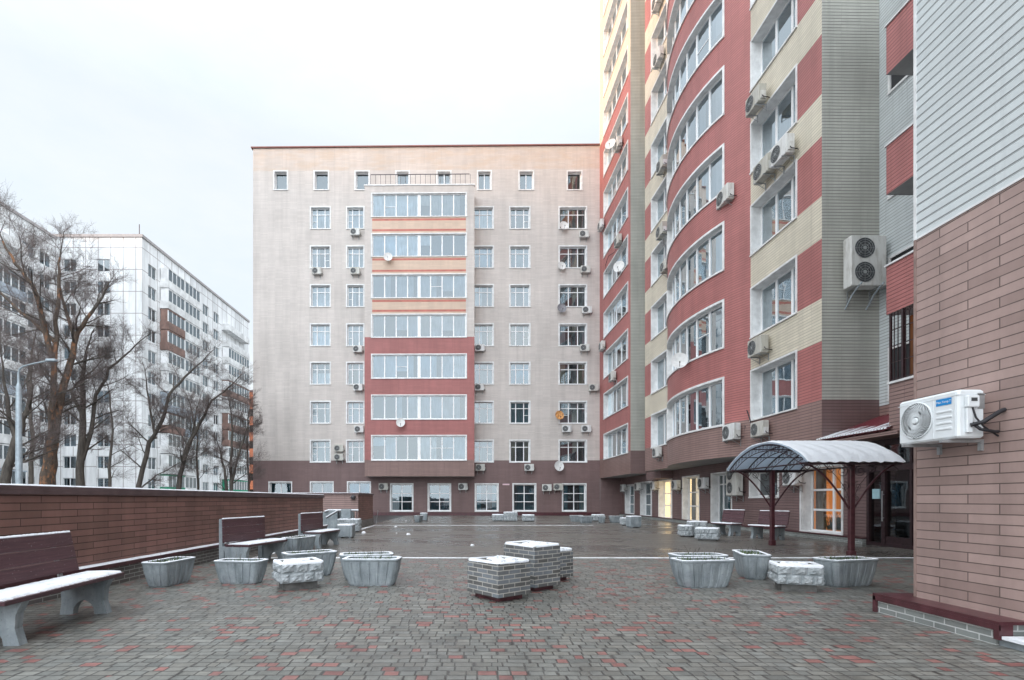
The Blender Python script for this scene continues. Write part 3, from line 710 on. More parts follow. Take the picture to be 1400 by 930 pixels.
# grilled lower bay
mb=MB(); a0,a1=uF+2.62,uF+3.9
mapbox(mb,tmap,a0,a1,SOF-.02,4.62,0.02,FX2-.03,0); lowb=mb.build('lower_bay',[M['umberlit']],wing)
m2=MB(); mapbox(m2,tmap,a0-.02,a1,4.621,4.68,-.03,.25); m2.build('sill',M['trim'],lowb)
m3=MB()
for u in [a0+.02+.12*i for i in range(11)]: mapbox(m3,tmap,u,u+.015,4.68,6.58,.03,.05)
for z in (4.72,5.2,5.65,6.1,6.5): mapbox(m3,tmap,a0,a1,z,z+.02,.028,.052)
mapbox(m3,tmap,a0-.0,a0+.05,4.68,6.58,.02,.07); mapbox(m3,tmap,uF+3.02,uF+3.08,4.68,6.58,.01,.07)
m3.build('window_grille',M['iron'],lowb)
m4=MB(); mapbox(m4,tmap,a0+.1,a1,4.7,6.5,.5,.52); m4.build('lit_window',CUR['dim'],lowb)
# small round white post beside entrance etc. left out

# ============================================================ NEAR WING (right foreground)
NX=5.32; NY=6.05
near=thing('near_wing',(0,0,0),0,'close wall of long dusty pink-brown tiles with pale cladding above, right foreground','building')
mb=MB(); zn=zat(329,NY)
nm=lambda u,v,d:(NX+d,NY-u,v)
nmt=lambda u,v,d:(NX+d,NY-u,v)
wall(mb,nm,0,14,0.2,19,[],lambda u,v:0 if v<zn else 1,vs=[zn])
wall(mb,lambda u,v,d:(NX+9-u,NY,v),0,9,0.2,19,[],lambda u,v:0 if v<zn else 1,vs=[zn])
mb.face([(NX,NY,19),(NX,NY-14,19),(NX+9,NY-14,19),(NX+9,NY,19)],1)
mb.face([(NX,NY-14,.2),(NX+9,NY-14,.2),(NX+9,NY-14,19),(NX,NY-14,19)],1)
mb.face([(NX+9,NY,.2),(NX+9,NY-14,.2),(NX+9,NY-14,19),(NX+9,NY,19)],1)
mb.build('wall',[M['near'],M['light']],near)
mb=MB(); mb.box(NX-.006,NX+.03,NY-.028,NY+.006,.236,zn-.002,0); mb.build('corner_trim',[M['near2']],near)
mb=MB(); mb.box(NX-.007,NX+.03,NY-.028,NY+.007,zn,18.9,0); mb.box(NX-.012,NX-.001,NY-13.9,NY-.03,zn-.012,zn+.010,0); mb.build('corner_trim',[M['trim']],near)
mb=MB(); px0=NX-.26; 
mb.box(px0,NX+9,4.86,NY+.22,0,.20,0); 
near_pl=mb.build('plinth',[M['bricks']],near)
mb=MB(); mb.box(px0-.035,NX+.15,4.80,NY+.26,.203,.235,0); mb.box(px0-.035,px0-.02,4.80,NY+.26,.15,.2025,0)
mb.box(px0-.035,px0+.02,NY+.222,NY+.262,.0,.2025,0); mb.box(px0-.033,px0+.10,4.80,4.855,.06,.2025,0)
mb.build('ledge',M['maroon'],near)
mb=MB(); mb.box(px0+.02,NX+9,-7.9,4.85,0,.07,0); mb.box(px0-.02,NX-.003,-7.9,4.79,.0705,.10,1); mb.build('step',[M['concrete'],M['snow']],near)

# ============================================================ LEFT COURTYARD WALL
LX=-6.0
lw=thing('courtyard_wall',(0,0,0),0,'long low reddish-brown tiled wall with snowy coping behind the benches','wall')
mb=MB(); L0,L1=-4.0,20.5; zt=1.53
mp=lambda u,v,d:(LX-d,L0+u,v)
wall(mb,mp,0,L1-L0,.36,zt,[],lambda u,v:0)
mb.face([(LX,L1,.0),(LX-.4,L1,0),(LX-.4,L1,zt),(LX,L1,zt)],0); mb.face([(LX-.4,L0,0),(LX-.4,L1,0),(LX-.4,L1,zt),(LX-.4,L0,zt)],0)
mb.build('wall_face',[M['wall']],lw)
mb=MB(); mb.box(LX-.45,LX+.05,L0,L1+.05,zt+.001,zt+.055,0); mb.box(LX+.036,LX+.05,L0,L1+.05,zt-.06,zt,0); mb.build('coping',[M['coping']],lw)
def snowstrip(x0,x1,y0,y1,z,h,seed=1,n=60):
    r=random.Random(seed); mb=MB(); rows=[]
    for i in range(n+1):
        y=y0+(y1-y0)*i/n; a=r.uniform(0,.02); b=r.uniform(0,.02); hh=h*r.uniform(.75,1.15)
        rows.append([(x0+a,y,z),(x0+a+.012,y,z+hh*.8),((x0+x1)/2,y,z+hh),(x1-b-.012,y,z+hh*.8),(x1-b,y,z)])
    mb.grid(rows,0,flip=True); mb.face(rows[0],0); mb.face(rows[-1][::-1],0); return mb
snowstrip(LX-.43,LX+.04,L0,L1+.03,zt+.056,.028,3,90).build('snow',M['snow'],lw)
mb=MB(); mb.box(LX-.05,LX+.17,L0,L1,0,.30,0); mb.build('plinth',[M['brick']],lw)
mb=MB(); mb.box(LX-.01,LX+.21,L0,L1,.301,.36,0); mb.build('ledge',[M['maroon']],lw)
snowstrip(LX+.01,LX+.205,L0,L1,.361,.022,9,90).build('snow',M['snow'],lw)
# second wall block beyond the stairs
lw2=thing('stair_wall',(0,0,0),0,'short tiled wall block past the snowy stair railing at the end of the courtyard','wall')
mb=MB()
wall(mb,lambda u,v,d:(-5.5-u,24.7+d,v),0,3.4,.35,1.65,[],lambda u,v:1)
wall(mb,lambda u,v,d:(-5.5-d,24.7+u,v),0,3.7,.35,1.65,[],lambda u,v:0)
mb.face([(-8.9,24.7,.35),(-8.9,28.4,.35),(-8.9,28.4,1.65),(-8.9,24.7,1.65)],0); mb.face([(-8.9,28.4,.0),(-5.5,28.4,0),(-5.5,28.4,1.65),(-8.9,28.4,1.65)],0)
mb.box(-8.9,-5.46,24.66,28.4,0,.35,2)
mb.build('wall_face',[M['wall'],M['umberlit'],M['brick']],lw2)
mb=MB(); mb.box(-8.95,-5.44,24.64,28.46,1.651,1.72,0); mb.build('coping',[M['coping']],lw2)
mb=MB(); mb.box(-9.0,-5.5,24.7,28.4,1.721,1.74,0); mb.build('snow',[M['snow']],lw2)
wl=MB(); wl.grid([[(-5.72+math.cos(t)*r,24.55+math.sin(t)*r,z) for t in [2*PI*i/12 for i in range(12)]] for r,z in ((.02,1.62),(.1,1.58),(.13,1.50),(.1,1.42),(.02,1.38))],0,closed=True)
wlo=wl.build('wall_lamp',[M['rail']]); tag(wlo,'small round dark lamp fixed to the stair wall top corner','lamp')
# stair railing
sr=thing('stair_railing',(0,0,0),0,'snow-topped metal stair handrail in front of the pink-brown wall block','railing')
y=22.0
def RP(px,py,yy=y): return (xat(px,yy),yy,zat(py,yy))
mb=MB()
mb.tube([RP(444,700.5),RP(449,698.6),RP(490,698.6)],.025,6); mb.build('handrail',M['rail'],sr)
mb=MB(); mb.tube([RP(446,708.5,y-1),RP(462,699,y-1)],.025,6); mb.build('handrail',M['rail'],sr)
for px in (452,463,474,488):
    mb=MB(); mb.tube([RP(px,699),(RP(px,712)[0],y,0)],.02,5); mb.build('post',M['rail'],sr)
mb=MB(); 
for a,b in ((RP(444,700.5),RP(449,698.6)),(RP(449,698.6),RP(490,698.6)),(RP(446,708.5,y-1),RP(462,699,y-1))):
    a=Vector(a)+Vector((0,0,.04)); b=Vector(b)+Vector((0,0,.04)); mb.tube([a,b],.035,6)
mb.build('snow',M['snow'],sr)
pb=MB(); 
for x0,x1 in ((-6.15,-5.78),(-5.62,-5.2)): pb.bbox(x0,x1,21.85,22.1,0,.98 if x0>-5.7 else .9,.02)
pb.box(-6.6,-5.15,22.12,22.4,0,.86)
for q in [pb.build('stair_parapet',M['concrete'])]: tag(q,'grey concrete stair parapet under the snowy handrail','parapet')

# ============================================================ GROUND
def paver():
    m,nt,b=mk('wet_small_stone_pavers'); w=worldc(nt)
    sx=nt.nodes.new('ShaderNodeSeparateXYZ'); nt.links.new(w,sx.inputs[0]); X,Y=sx.outputs[0],sx.outputs[1]
    wob=noise(nt,w,1.3,2); 
    Yw=math_(nt,'ADD',Y,math_(nt,'ADD',math_(nt,'MULTIPLY',wob,.06),math_(nt,'MULTIPLY',noise(nt,w,5,2),.022)))
    rowf=math_(nt,'DIVIDE',Yw,.104); row=math_(nt,'FLOOR',rowf)
    wn=nt.nodes.new('ShaderNodeTexWhiteNoise'); wn.noise_dimensions='1D'; nt.links.new(row,wn.inputs['W'])
    cv=nt.nodes.new('ShaderNodeCombineXYZ'); nt.links.new(math_(nt,'MULTIPLY',X,4.2),cv.inputs[0]); nt.links.new(math_(nt,'MULTIPLY',row,7.31),cv.inputs[1])
    warp=noise(nt,cv.outputs[0],1.0,0)
    Xw=math_(nt,'ADD',math_(nt,'ADD',X,math_(nt,'MULTIPLY',wn.outputs['Value'],3.0)),math_(nt,'MULTIPLY',warp,.24))
    cf=math_(nt,'DIVIDE',Xw,.128); colm=math_(nt,'FLOOR',cf)
    def edge(f,half,s):
        fr=math_(nt,'FRACT',f); d=math_(nt,'MINIMUM',fr,math_(nt,'SUBTRACT',1.0,fr)); return math_(nt,'MULTIPLY',d,s)
    ex=edge(cf,.5,.128); ey=edge(rowf,.5,.104); e=math_(nt,'MINIMUM',ex,ey)
    jn=math_(nt,'MULTIPLY',noise(nt,w,30,2),.006)
    top=ramp(nt,math_(nt,'SUBTRACT',e,jn),[(.001,0.),(.008,1.)])
    c2=nt.nodes.new('ShaderNodeCombineXYZ'); nt.links.new(colm,c2.inputs[0]); nt.links.new(row,c2.inputs[1])
    rn=nt.nodes.new('ShaderNodeTexWhiteNoise'); rn.noise_dimensions='2D'; nt.links.new(c2.outputs[0],rn.inputs['Vector'])
    v=rn.outputs['Value']; 
    sc3=nt.nodes.new('ShaderNodeSeparateColor'); nt.links.new(rn.outputs['Color'],sc3.inputs[0]); r2=sc3.outputs[1]; r3=sc3.outputs[2]
    base=mixc(nt,r2,(.170,.178,.166),(.262,.268,.248)); base=mixc(nt,math_(nt,'MULTIPLY',r3,.35),base,(.235,.205,.16))
    big=noise(nt,w,.25,4,.6)
    # red stones scattered, none beyond the drain line
    cl=ramp(nt,noise(nt,w,.45,2),[(.30,.07),(.70,.15)])
    red=math_(nt,'LESS_THAN',v,cl); near_=math_(nt,'LESS_THAN',Y,12.05)
    red=math_(nt,'MULTIPLY',red,math_(nt,'ADD',math_(nt,'MULTIPLY',near_,.9),.06))
    c=mixc(nt,red,base,mixc(nt,r2,(.25,.10,.09),(.36,.16,.14)))
    # the court beyond the first drain line is laid in browner stone
    far=math_(nt,'SUBTRACT',1.0,near_)
    c=mixc(nt,math_(nt,'MULTIPLY',far,.62),c,(.17,.142,.122))
    wet=ramp(nt,noise(nt,scaled(nt,w,(.22,.40,1)),1.0,5,.6),[(.42,0.),(.60,1.)])
    wet2=ramp(nt,noise(nt,scaled(nt,w,(.12,.55,1)),1.7,5,.65),[(.50,0.),(.62,1.)])
    wet=math_(nt,'MINIMUM',math_(nt,'ADD',math_(nt,'MULTIPLY',wet,.65),math_(nt,'MULTIPLY',math_(nt,'MULTIPLY',far,wet2),.6)),1.0)
    c=mixc(nt,math_(nt,'MULTIPLY',wet,.34),c,(.07,.065,.06))
    dirt=ramp(nt,noise(nt,w,3.5,6,.7),[(.33,.60),(.62,1.06)])
    c=mixc(nt,1.0,c,dirt,'MULTIPLY')
    # worn and stained patches, moss and grit caught in the joints
    patch=ramp(nt,noise(nt,w,.9,7,.72),[(.50,0.),(.60,1.)]); c=mixc(nt,math_(nt,'MULTIPLY',patch,.22),c,(.10,.105,.095))
    grit=noise(nt,w,5,4); jc=mixc(nt,ramp(nt,grit,[(.4,0.),(.6,1.)]),(.035,.033,.03),(.085,.083,.078))
    c=mixc(nt,math_(nt,'SUBTRACT',1.0,top),c,jc)
    nt.links.new(c,b.inputs['Base Color'])
    rg=math_(nt,'SUBTRACT',.42,math_(nt,'MULTIPLY',wet,.24)); rg=math_(nt,'SUBTRACT',rg,math_(nt,'MULTIPLY',far,.10)); rg=math_(nt,'ADD',rg,math_(nt,'MULTIPLY',noise(nt,w,25,3),.14))
    nt.links.new(rg,b.inputs['Roughness'])
    tilt=math_(nt,'MULTIPLY',math_(nt,'ADD',math_(nt,'MULTIPLY',math_(nt,'FRACT',cf),math_(nt,'SUBTRACT',r3,.5)),math_(nt,'MULTIPLY',v,.6)),.35)
    h=math_(nt,'ADD',math_(nt,'ADD',top,tilt),math_(nt,'MULTIPLY',noise(nt,w,60,3),.25))
    bump(nt,b,h,.55,.008)
    return m
mb=MB(); mb.box(-1500,1500,-1500,1500,-.5,-.012,0); tag(mb.build('ground',M['asphalt']),kind='structure')
mb=MB(); mb.face([(-9.0,-10,0),(60,-10,0),(60,60,0),(-9.0,60,0)]); tag(mb.build('courtyard_paving',paver()),kind='structure')
mb=MB(); mb.face([(-22,28.5,.004),(-5.6,28.5,.004),(-5.6,43.9,.004),(-22,43.9,.004)]); tag(mb.build('lower_court_asphalt',M['asphalt']),kind='structure')
def line(x0,x1,y0,y1,name):
    r=random.Random(x0*7+y0); mb=MB(); n=70; rows=[]
    hor=abs(x1-x0)>abs(y1-y0)
    for i in range(n+1):
        t=i/n; j=r.uniform(-.012,.012); k=r.uniform(-.012,.012)
        if hor: x=x0+(x1-x0)*t; rows.append([(x,y0+j,.003),(x,y0+.03+j,.011),(x,y1-.03+k,.011),(x,y1+k,.003)])
        else: y=y0+(y1-y0)*t; rows.append([(x0+j,y,.003),(x0+.03+j,y,.011),(x1-.03+k,y,.011),(x1+k,y,.003)])
    mb.grid(rows,0,flip=not hor); 
    o=mb.build(name,LINE); tag(o,kind='structure')
def linemat():
    m,nt,b=mk('pale_drain_line_with_snow'); w=worldc(nt)
    c=mixc(nt,ramp(nt,noise(nt,w,2.5,5,.7),[(.36,0.),(.5,1.)]),(.36,.36,.35),(.78,.80,.82)); nt.links.new(c,b.inputs['Base Color']); b.inputs['Roughness'].default_value=.6; return m
LINE=linemat()
line(-5.2,11.3,12.0,12.16,'paving_line'); line(-5.25,6.6,27.1,27.32,'paving_line'); line(-5.25,-5.08,12.2,27.05,'paving_line')
exec_done=True

# ============================================================ AIR CONDITIONERS
def ac_proto(w=.82,h=.56,dp=.30,fans=1,detail=False,new=False,fanleft=True,vert=False):
    mats=[M['acnew'] if new else M['acbody']]
    y0,y1=-.10-dp,-.10
    mb=MB(); mb.bbox(-w/2,w/2,y0,y1,0,h,.02,0)
    if detail:
        for z in (.10,.16,.22,.28): mb.bbox(w*.16,w*.40,y0-.008,y0+.005,z,z+.022,.004,0)
        mb.box(w*.11,w*.116,y0-.004,y0,.02,h-.02,0); mb.box(w*.445,w*.452,y0-.004,y0,.02,h-.02,0)
        mb.box(-w/2-.004,w/2+.004,y0-.004,y1,h-.055,h-.049,0)
    body=mb.mesh('casing',mats)
    g=MB(); r=h*.40
    cs=[(-w*.17,h/2)] if fans==1 else ([(-w*.12,h*.27),(-w*.12,h*.75)])
    if fans==2: r=h*.20
    for cx,cz in cs:
        g.disc((cx,y0-.004,cz),(0,-1,0),r,24,0)
        if detail:
            for i in range(38):
                a=2*PI*i/38; pts=[]
                for t in (0,.25,.5,.75,1):
                    rr=.045+(r-.05)*t; aa=a+t*1.25; pts.append((cx+rr*math.cos(aa),y0-.012-.012*math.sin(PI*t),cz+rr*math.sin(aa)))
                g.tube(pts,.0042,4,2,cap=False)
            g.tube([(cx,y0-.010,cz),(cx,y0-.03,cz)],[.036,.030],16,2,smooth=False)
            g.tube([(cx+r*math.cos(2*PI*i/32),y0-.008,cz+r*math.sin(2*PI*i/32)) for i in range(33)],.008,5,2,cap=False)
        else:
            for q in (.35,.6,.82,1.0):
                g.tube([(cx+r*q*math.cos(2*PI*i/20),y0-.012,cz+r*q*math.sin(2*PI*i/20)) for i in range(21)],.006,3,1,cap=False)
            for i in range(4):
                a=PI*i/4; g.tube([(cx-r*math.cos(a),y0-.012,cz-r*math.sin(a)),(cx+r*math.cos(a),y0-.012,cz+r*math.sin(a))],.005,3,1,cap=False)
            g.disc((cx,y0-.014,cz),(0,-1,0),r*.18,12,1)
    grille=g.mesh('fan_grille',[M['acdark'],M['acgrill'],M['acnew']])
    s=MB(); x=w/2
    if detail:
        s.bbox(x+.001,x+.05,y0+.05,y0+.17,h*.62,h*.86,.008,0); s.box(x+.050,x+.053,y0+.08,y0+.14,h*.74,h*.81,1)
        s.bbox(x+.001,x+.03,y0+.06,y0+.12,h*.10,h*.6195,.006,0)
        s.box(x+.001,x+.004,y0+.19,y0+.26,h*.60,h*.92,2)
    else:
        s.box(x+.001,x+.035,y0+.06,y1-.05,h*.12,h*.55,0)
    side=s.mesh('service_cover',[M['acbody'] if not new else M['acnew'],M['acdark'],M['bracket']])
    k=MB()
    xx=0; LB=.5 if fans==2 and w>1 else .28
    k.box(xx-.018,xx+.018,y0-.06,0,-.035,-.004); k.box(xx-.018,xx+.018,-.03,0,-LB if not new else -.12,-.0355)
    if not new: k.tube([(xx,y0+.03,-.03),(xx,-.02,-LB+.04)],.012,4)
    br_x=w*.32
    br=k.mesh('bracket',[M['bracket']])
    c=MB(); c.tube([(x+.02,y0+.12,h*.3),(x+.08,y0+.14,h*.15),(x+.09,y1,h*.10),(x+.03,0,h*.12)],.016,5)
    if detail: c.tube([(x+.03,y0+.11,h*.62),(x+.045,y0+.13,h*.4),(x+.06,y0+.2,h*.2),(x+.05,-.02,h*.02)],.009,5); c.tube([(x+.03,y0+.09,h*.25),(x+.09,y0+.16,h*.3),(x+.1,-.06,h*.5),(x+.09,.0,h*.55)],.022,6)
    ca=c.mesh('pipe',[M['cable']])
    return (body,0),(grille,0),(side,0),(br,-br_x),(br,br_x),(ca,0)
AC={'s':ac_proto(.80,.58,.28),'m':ac_proto(.92,.68,.32),'d':ac_proto(.95,1.32,.34,2),'D':ac_proto(1.15,1.62,.36,2),'n':ac_proto(.72,.49,.27,detail=True,new=True)}
def put_ac(kind,loc,rz,label,group='air conditioners on the walls'):
    t=thing('air_conditioner',loc,rz,label,'air conditioner',group)
    for me,x in AC[kind]:
        link(me.name.split('.')[0],me,t,(x,0,0))
    return t
ordn=['first','second','third','fourth','fifth','sixth','seventh','eighth','ninth','tenth']
# facade
FAC=[(486.5,324,'s','white air conditioner under the second-row window just left of the projecting balcony stack'),
 (434.5,377,'s','white air conditioner under the third-row window of the leftmost window column, pale facade'),
 (486.5,377,'s','white air conditioner under the third-row window just left of the projecting balcony stack'),
 (490,483,'s','white air conditioner left of the red balcony top, under the fifth-row window'),
 (490.5,535,'s','white air conditioner left of the red balconies, under the sixth-row window'),
 (492,592,'s','white air conditioner left of the red balconies, under the seventh-row window'),
 (464.5,618,'s','upper of two small air conditioners stacked between bottom pale-row windows left of the red bay'),
 (464.5,630,'s','lower of two small air conditioners stacked between bottom pale-row windows left of the red bay'),
 (525,670,'s','white air conditioner on brown ground storey, left of the first window under the bay'),
 (633,670,'s','white air conditioner on brown ground storey at the right end beneath the red bay'),
 (656,481.5,'s','white air conditioner close to the bay right side, under the fifth-row window'),
 (655.5,535,'s','white air conditioner close to the red bay right side, under the sixth-row window'),
 (656.5,644,'s','white air conditioner at top of brown storey, right beside the red bay'),
 (723,644,'s','white air conditioner at top of brown storey under the tan curtained window'),
 (747,671.5,'s','left of two air conditioners side by side above the ground windows, brown storey'),
 (762.5,670.5,'s','right of two air conditioners side by side, touching the red-flower ground window'),
 (774,591.5,'s','left of two air conditioners under the seventh-row right column window by the rusty dish'),
 (800.5,591.5,'s','right of two air conditioners under the seventh-row right column window'),
 (798.5,481.5,'s','white air conditioner under the fifth-row window of the rightmost facade column'),
 (810.5,535.5,'s','white air conditioner right of the sixth-row window, close to the red tower corner'),
 (797.5,327,'s','white air conditioner under the second-row window of the rightmost facade column, beside a dish'),
 (799.5,375,'s','white air conditioner under the third-row window of the rightmost facade column'),
 (801.5,430,'s','white air conditioner under the fourth-row window of the rightmost facade column'),]
for px,py,k,lb in FAC:
    off=0
    p=fmap(f_u(px),f_z(py,px),-.0); put_ac(k,p,-tiltA,lb)
# tower
def tpos(px,py,off): Y=TY(px,off); return (TX(Y)-off+.38,Y,zat(py,Y))
TAC=[(819.5,314,.38,'m','air conditioner at the inner corner of the red strip, level with second facade row'),
 (842.5,336,.38,'m','air conditioner under a red strip window with a dangling cable, just below the cream part'),
 (843,204,.38,'m','highest air conditioner on the narrow red strip, beside the white dish'),
 (821,479,.38,'m','air conditioner at the inner corner of the red strip, level with fifth facade row'),
 (835,521,.38,'m','air conditioner under the red strip window in its lower part'),
 (895,625,.38,'s','small air conditioner under the lowest narrow window left of the curved bay'),
 (901.5,324,.38,'m','air conditioner on the narrow window column beside the curved bay, level with second row'),
 (906,371,.38,'s','air conditioner at the narrow window column, next one below the boxy unit at cream band'),
 (897.5,87,.38,'m','air conditioner high on the narrow window column, near the picture top'),
 (902,234,.38,'m','air conditioner on the narrow window column, level with the small top-row facade windows'),
 (895.5,10,.38,'m','topmost air conditioner on the tower, cut by the upper picture edge'),
 (996,602,.55,'m','large white air conditioner under the lowest window of the curved bay'),
 (1033.5,597,.38,'s','white air conditioner with side cover under the lowest window right of the curved bay'),
 (1032,486,.38,'m','white air conditioner on the cream band under the second window up, beside the curved bay'),
 (1029,150,.45,'m','weathered air conditioner on a long bracket right of the curved bay, highest of that column'),
 (1065,220,.42,'m','right and upper of two close air conditioners under a tower window'),
 (1040,244,.42,'m','left and lower of two close air conditioners under a tower window'),
 (987.5,280,.62,'m','air conditioner hanging under a curved bay window, high on the red bay'),]
for px,py,off,k,lb in TAC:
    put_ac(k,tpos(px,py,off),tang,lb)
def gpos(px,py,off=.38): Y=(gX0-off)/((px-CX)/F-gk); return (GX(Y),Y,zat(py,Y))
GAC=[(849.5,672,'s','small air conditioner deepest under the overhang, beside the first tall ground window'),
 (869.5,670.5,'s','small air conditioner between the first and second tall ground windows under the overhang'),
 (891.5,669.5,'s','small air conditioner right of the second tall ground window under the overhang'),
 (921,669.5,'s','air conditioner right of the first lamp-lit ground window'),
 (958,668,'s','air conditioner right of the second lamp-lit ground window'),
 (1001,677.5,'d','tall two-fan air conditioner beside the white glazed door'),
 (1078,663.5,'s','air conditioner behind the canopy, right of the small dark high window')]
for px,py,k,lb in GAC: put_ac(k,gpos(px,py),gang,lb)
p=Vector(tmap(uF-.0,0,1.0)); put_ac('D',(xat(1187,16.3),TY(1124)-.02,zat(391,16.3)),0,'big two-fan air conditioner on angled brackets high on the grey return wall')
big=bpy.data.objects[max(o.name for o in col.objects if o.name.startswith('air_conditioner') and '.' in o.name)]
for xx in (-.36,.34):
    m_=MB(); m_.tube([(xx,-.52,-.02),(xx-.05,-.30,-.22),(xx-.10,-.03,-.62)],.022,5); m_.tube([(xx,-.56,.0),(xx+.02,-.62,.05)],.022,5); m_.build('strut',M['galv'],big)
nac=put_ac('n',(NX,5.48,zat(598.5,5.12)),-PI/2,'nearest clean white air conditioner with a blue sticker on the pink-brown wall')
mb=MB(); w,h=.72,.49
mb.face([(w*.16,-.3745,h*.73),(w*.40,-.3745,h*.73),(w*.40,-.3745,h*.87),(w*.16,-.3745,h*.87)]); stk=mb.build('sticker',M['blue'],nac)
fc=bpy.data.curves.new('lettering','FONT'); fc.body='Max.Temp.T'; fc.size=.032; fc.extrude=.0004; fc.align_x='CENTER'; fc.align_y='CENTER'
fo=bpy.data.objects.new('lettering_src',fc); col.objects.link(fo); bpy.context.view_layer.update()
dg=bpy.context.evaluated_depsgraph_get(); me=bpy.data.meshes.new_from_object(fo.evaluated_get(dg)); bpy.data.objects.remove(fo)
me.materials.clear(); me.materials.append(M['white']); lt=link('lettering',me,stk); lt.location=(w*.28,-.3755,h*.80); lt.rotation_euler=(PI/2,0,0)
# loose cables on the tower
for i,(pts,lb) in enumerate([([(1009,563),(1012,575),(1019,583),(1018,592),(1012,600)],'black loose cable curling beside the large air conditioner under the curved bay'),
   ([(1021,561),(1024,570),(1027,580)],'short black cable hanging above the side-cover air conditioner'),
   ([(846,335),(840,345),(832,350),(828,362),(829,372)],'dark cable dangling from a red strip air conditioner')]):
    mb=MB(); q=[]
    for px,py in pts: Y=TY(px,.1); q.append((TX(Y)-.1,Y,zat(py,Y)))
    mb.tube(q,.022,5); tag(mb.build('cable',M['cable']),lb,'cable')

# ============================================================ SATELLITE DISHES
def dish(loc,rz,r,mat,label,arm=.35):
    t=thing('satellite_dish',loc,rz,label,'satellite dish','satellite dishes on the walls')
    mb=MB(); T=Matrix.Translation((0,-arm,0))@Matrix.Rotation(R(-14),4,'X')
    rows=[]
    for q in (0.02,.35,.7,1.0):
        rows.append([T@Vector((r*q*math.cos(2*PI*i/24),-.22*r*q*q+.0,r*1.08*q*math.sin(2*PI*i/24))) for i in range(24)])
    mb.grid(rows,0,closed=True); 
    rows2=[[p+Vector((0,.012,0)) for p in rw] for rw in rows]; mb.grid(rows2,0,closed=True,flip=True); mb.grid([rows[-1],rows2[-1]],0,closed=True)
    mb.build('reflector',mat,t)
    a=MB(); a.tube([(0,0,-r*.2),(0,-arm+.05,-r*.1)],.022,5); a.tube([(0,0,-r*.9),(0,0,r*.1)],.02,5); a.build('arm',M['bracket'],t)
    l=MB(); l.tube([(0,-arm,-r),(0,-arm-r*.9,-r*.35)],.012,4); l.tube([(0,-arm-r*.9-.05,-r*.42),(0,-arm-r*.9+.06,-r*.25)],.03,6); l.build('receiver',M['rail'],t)
for px,py,r,mt,lb in [(769,312,.38,'dish','white dish overlapping the lower left of the second-row right column window'),
  (766,366.5,.36,'dish','white dish at the lower left of the third-row right column window'),
  (766,424,.40,'dishgrey','dark grey mesh dish at the lower left of the fourth-row right column window'),
  (763,569,.38,'rust','rust-orange stained dish left of the seventh-row right column window'),
  (762.5,638,.42,'dish','white dish at the boundary of pale and brown tiles, right facade column')]:
    dish(fmap(f_u(px),f_z(py,px),0),-tiltA+.15,r,M[mt],lb)
for px,py,lb in [(531,354.5,'white dish on the peach spandrel below the second bay window'),(548,579,'white dish on the red panel between the two lowest bay windows')]:
    dish(bmap(b_u(px),b_z(py),0),-tiltA+.1,.37,M['dish'],lb)
for px,py,off,lb in [(830,202,.4,'highest white dish, on the narrow red strip of the tower'),(841,368,.4,'white dish lower on the narrow red strip of the tower')]:
    Y=TY(px,off); dish((TX(Y),Y,zat(py,Y)),-.55,.42,M['dish'],lb,.4)
Y=TY(927,1.35); dish((TX(Y)-1.30,Y,zat(497,Y)),-.35,.38,M['dish'],'white dish fixed to the curved red bay below its third window','0' and .45)

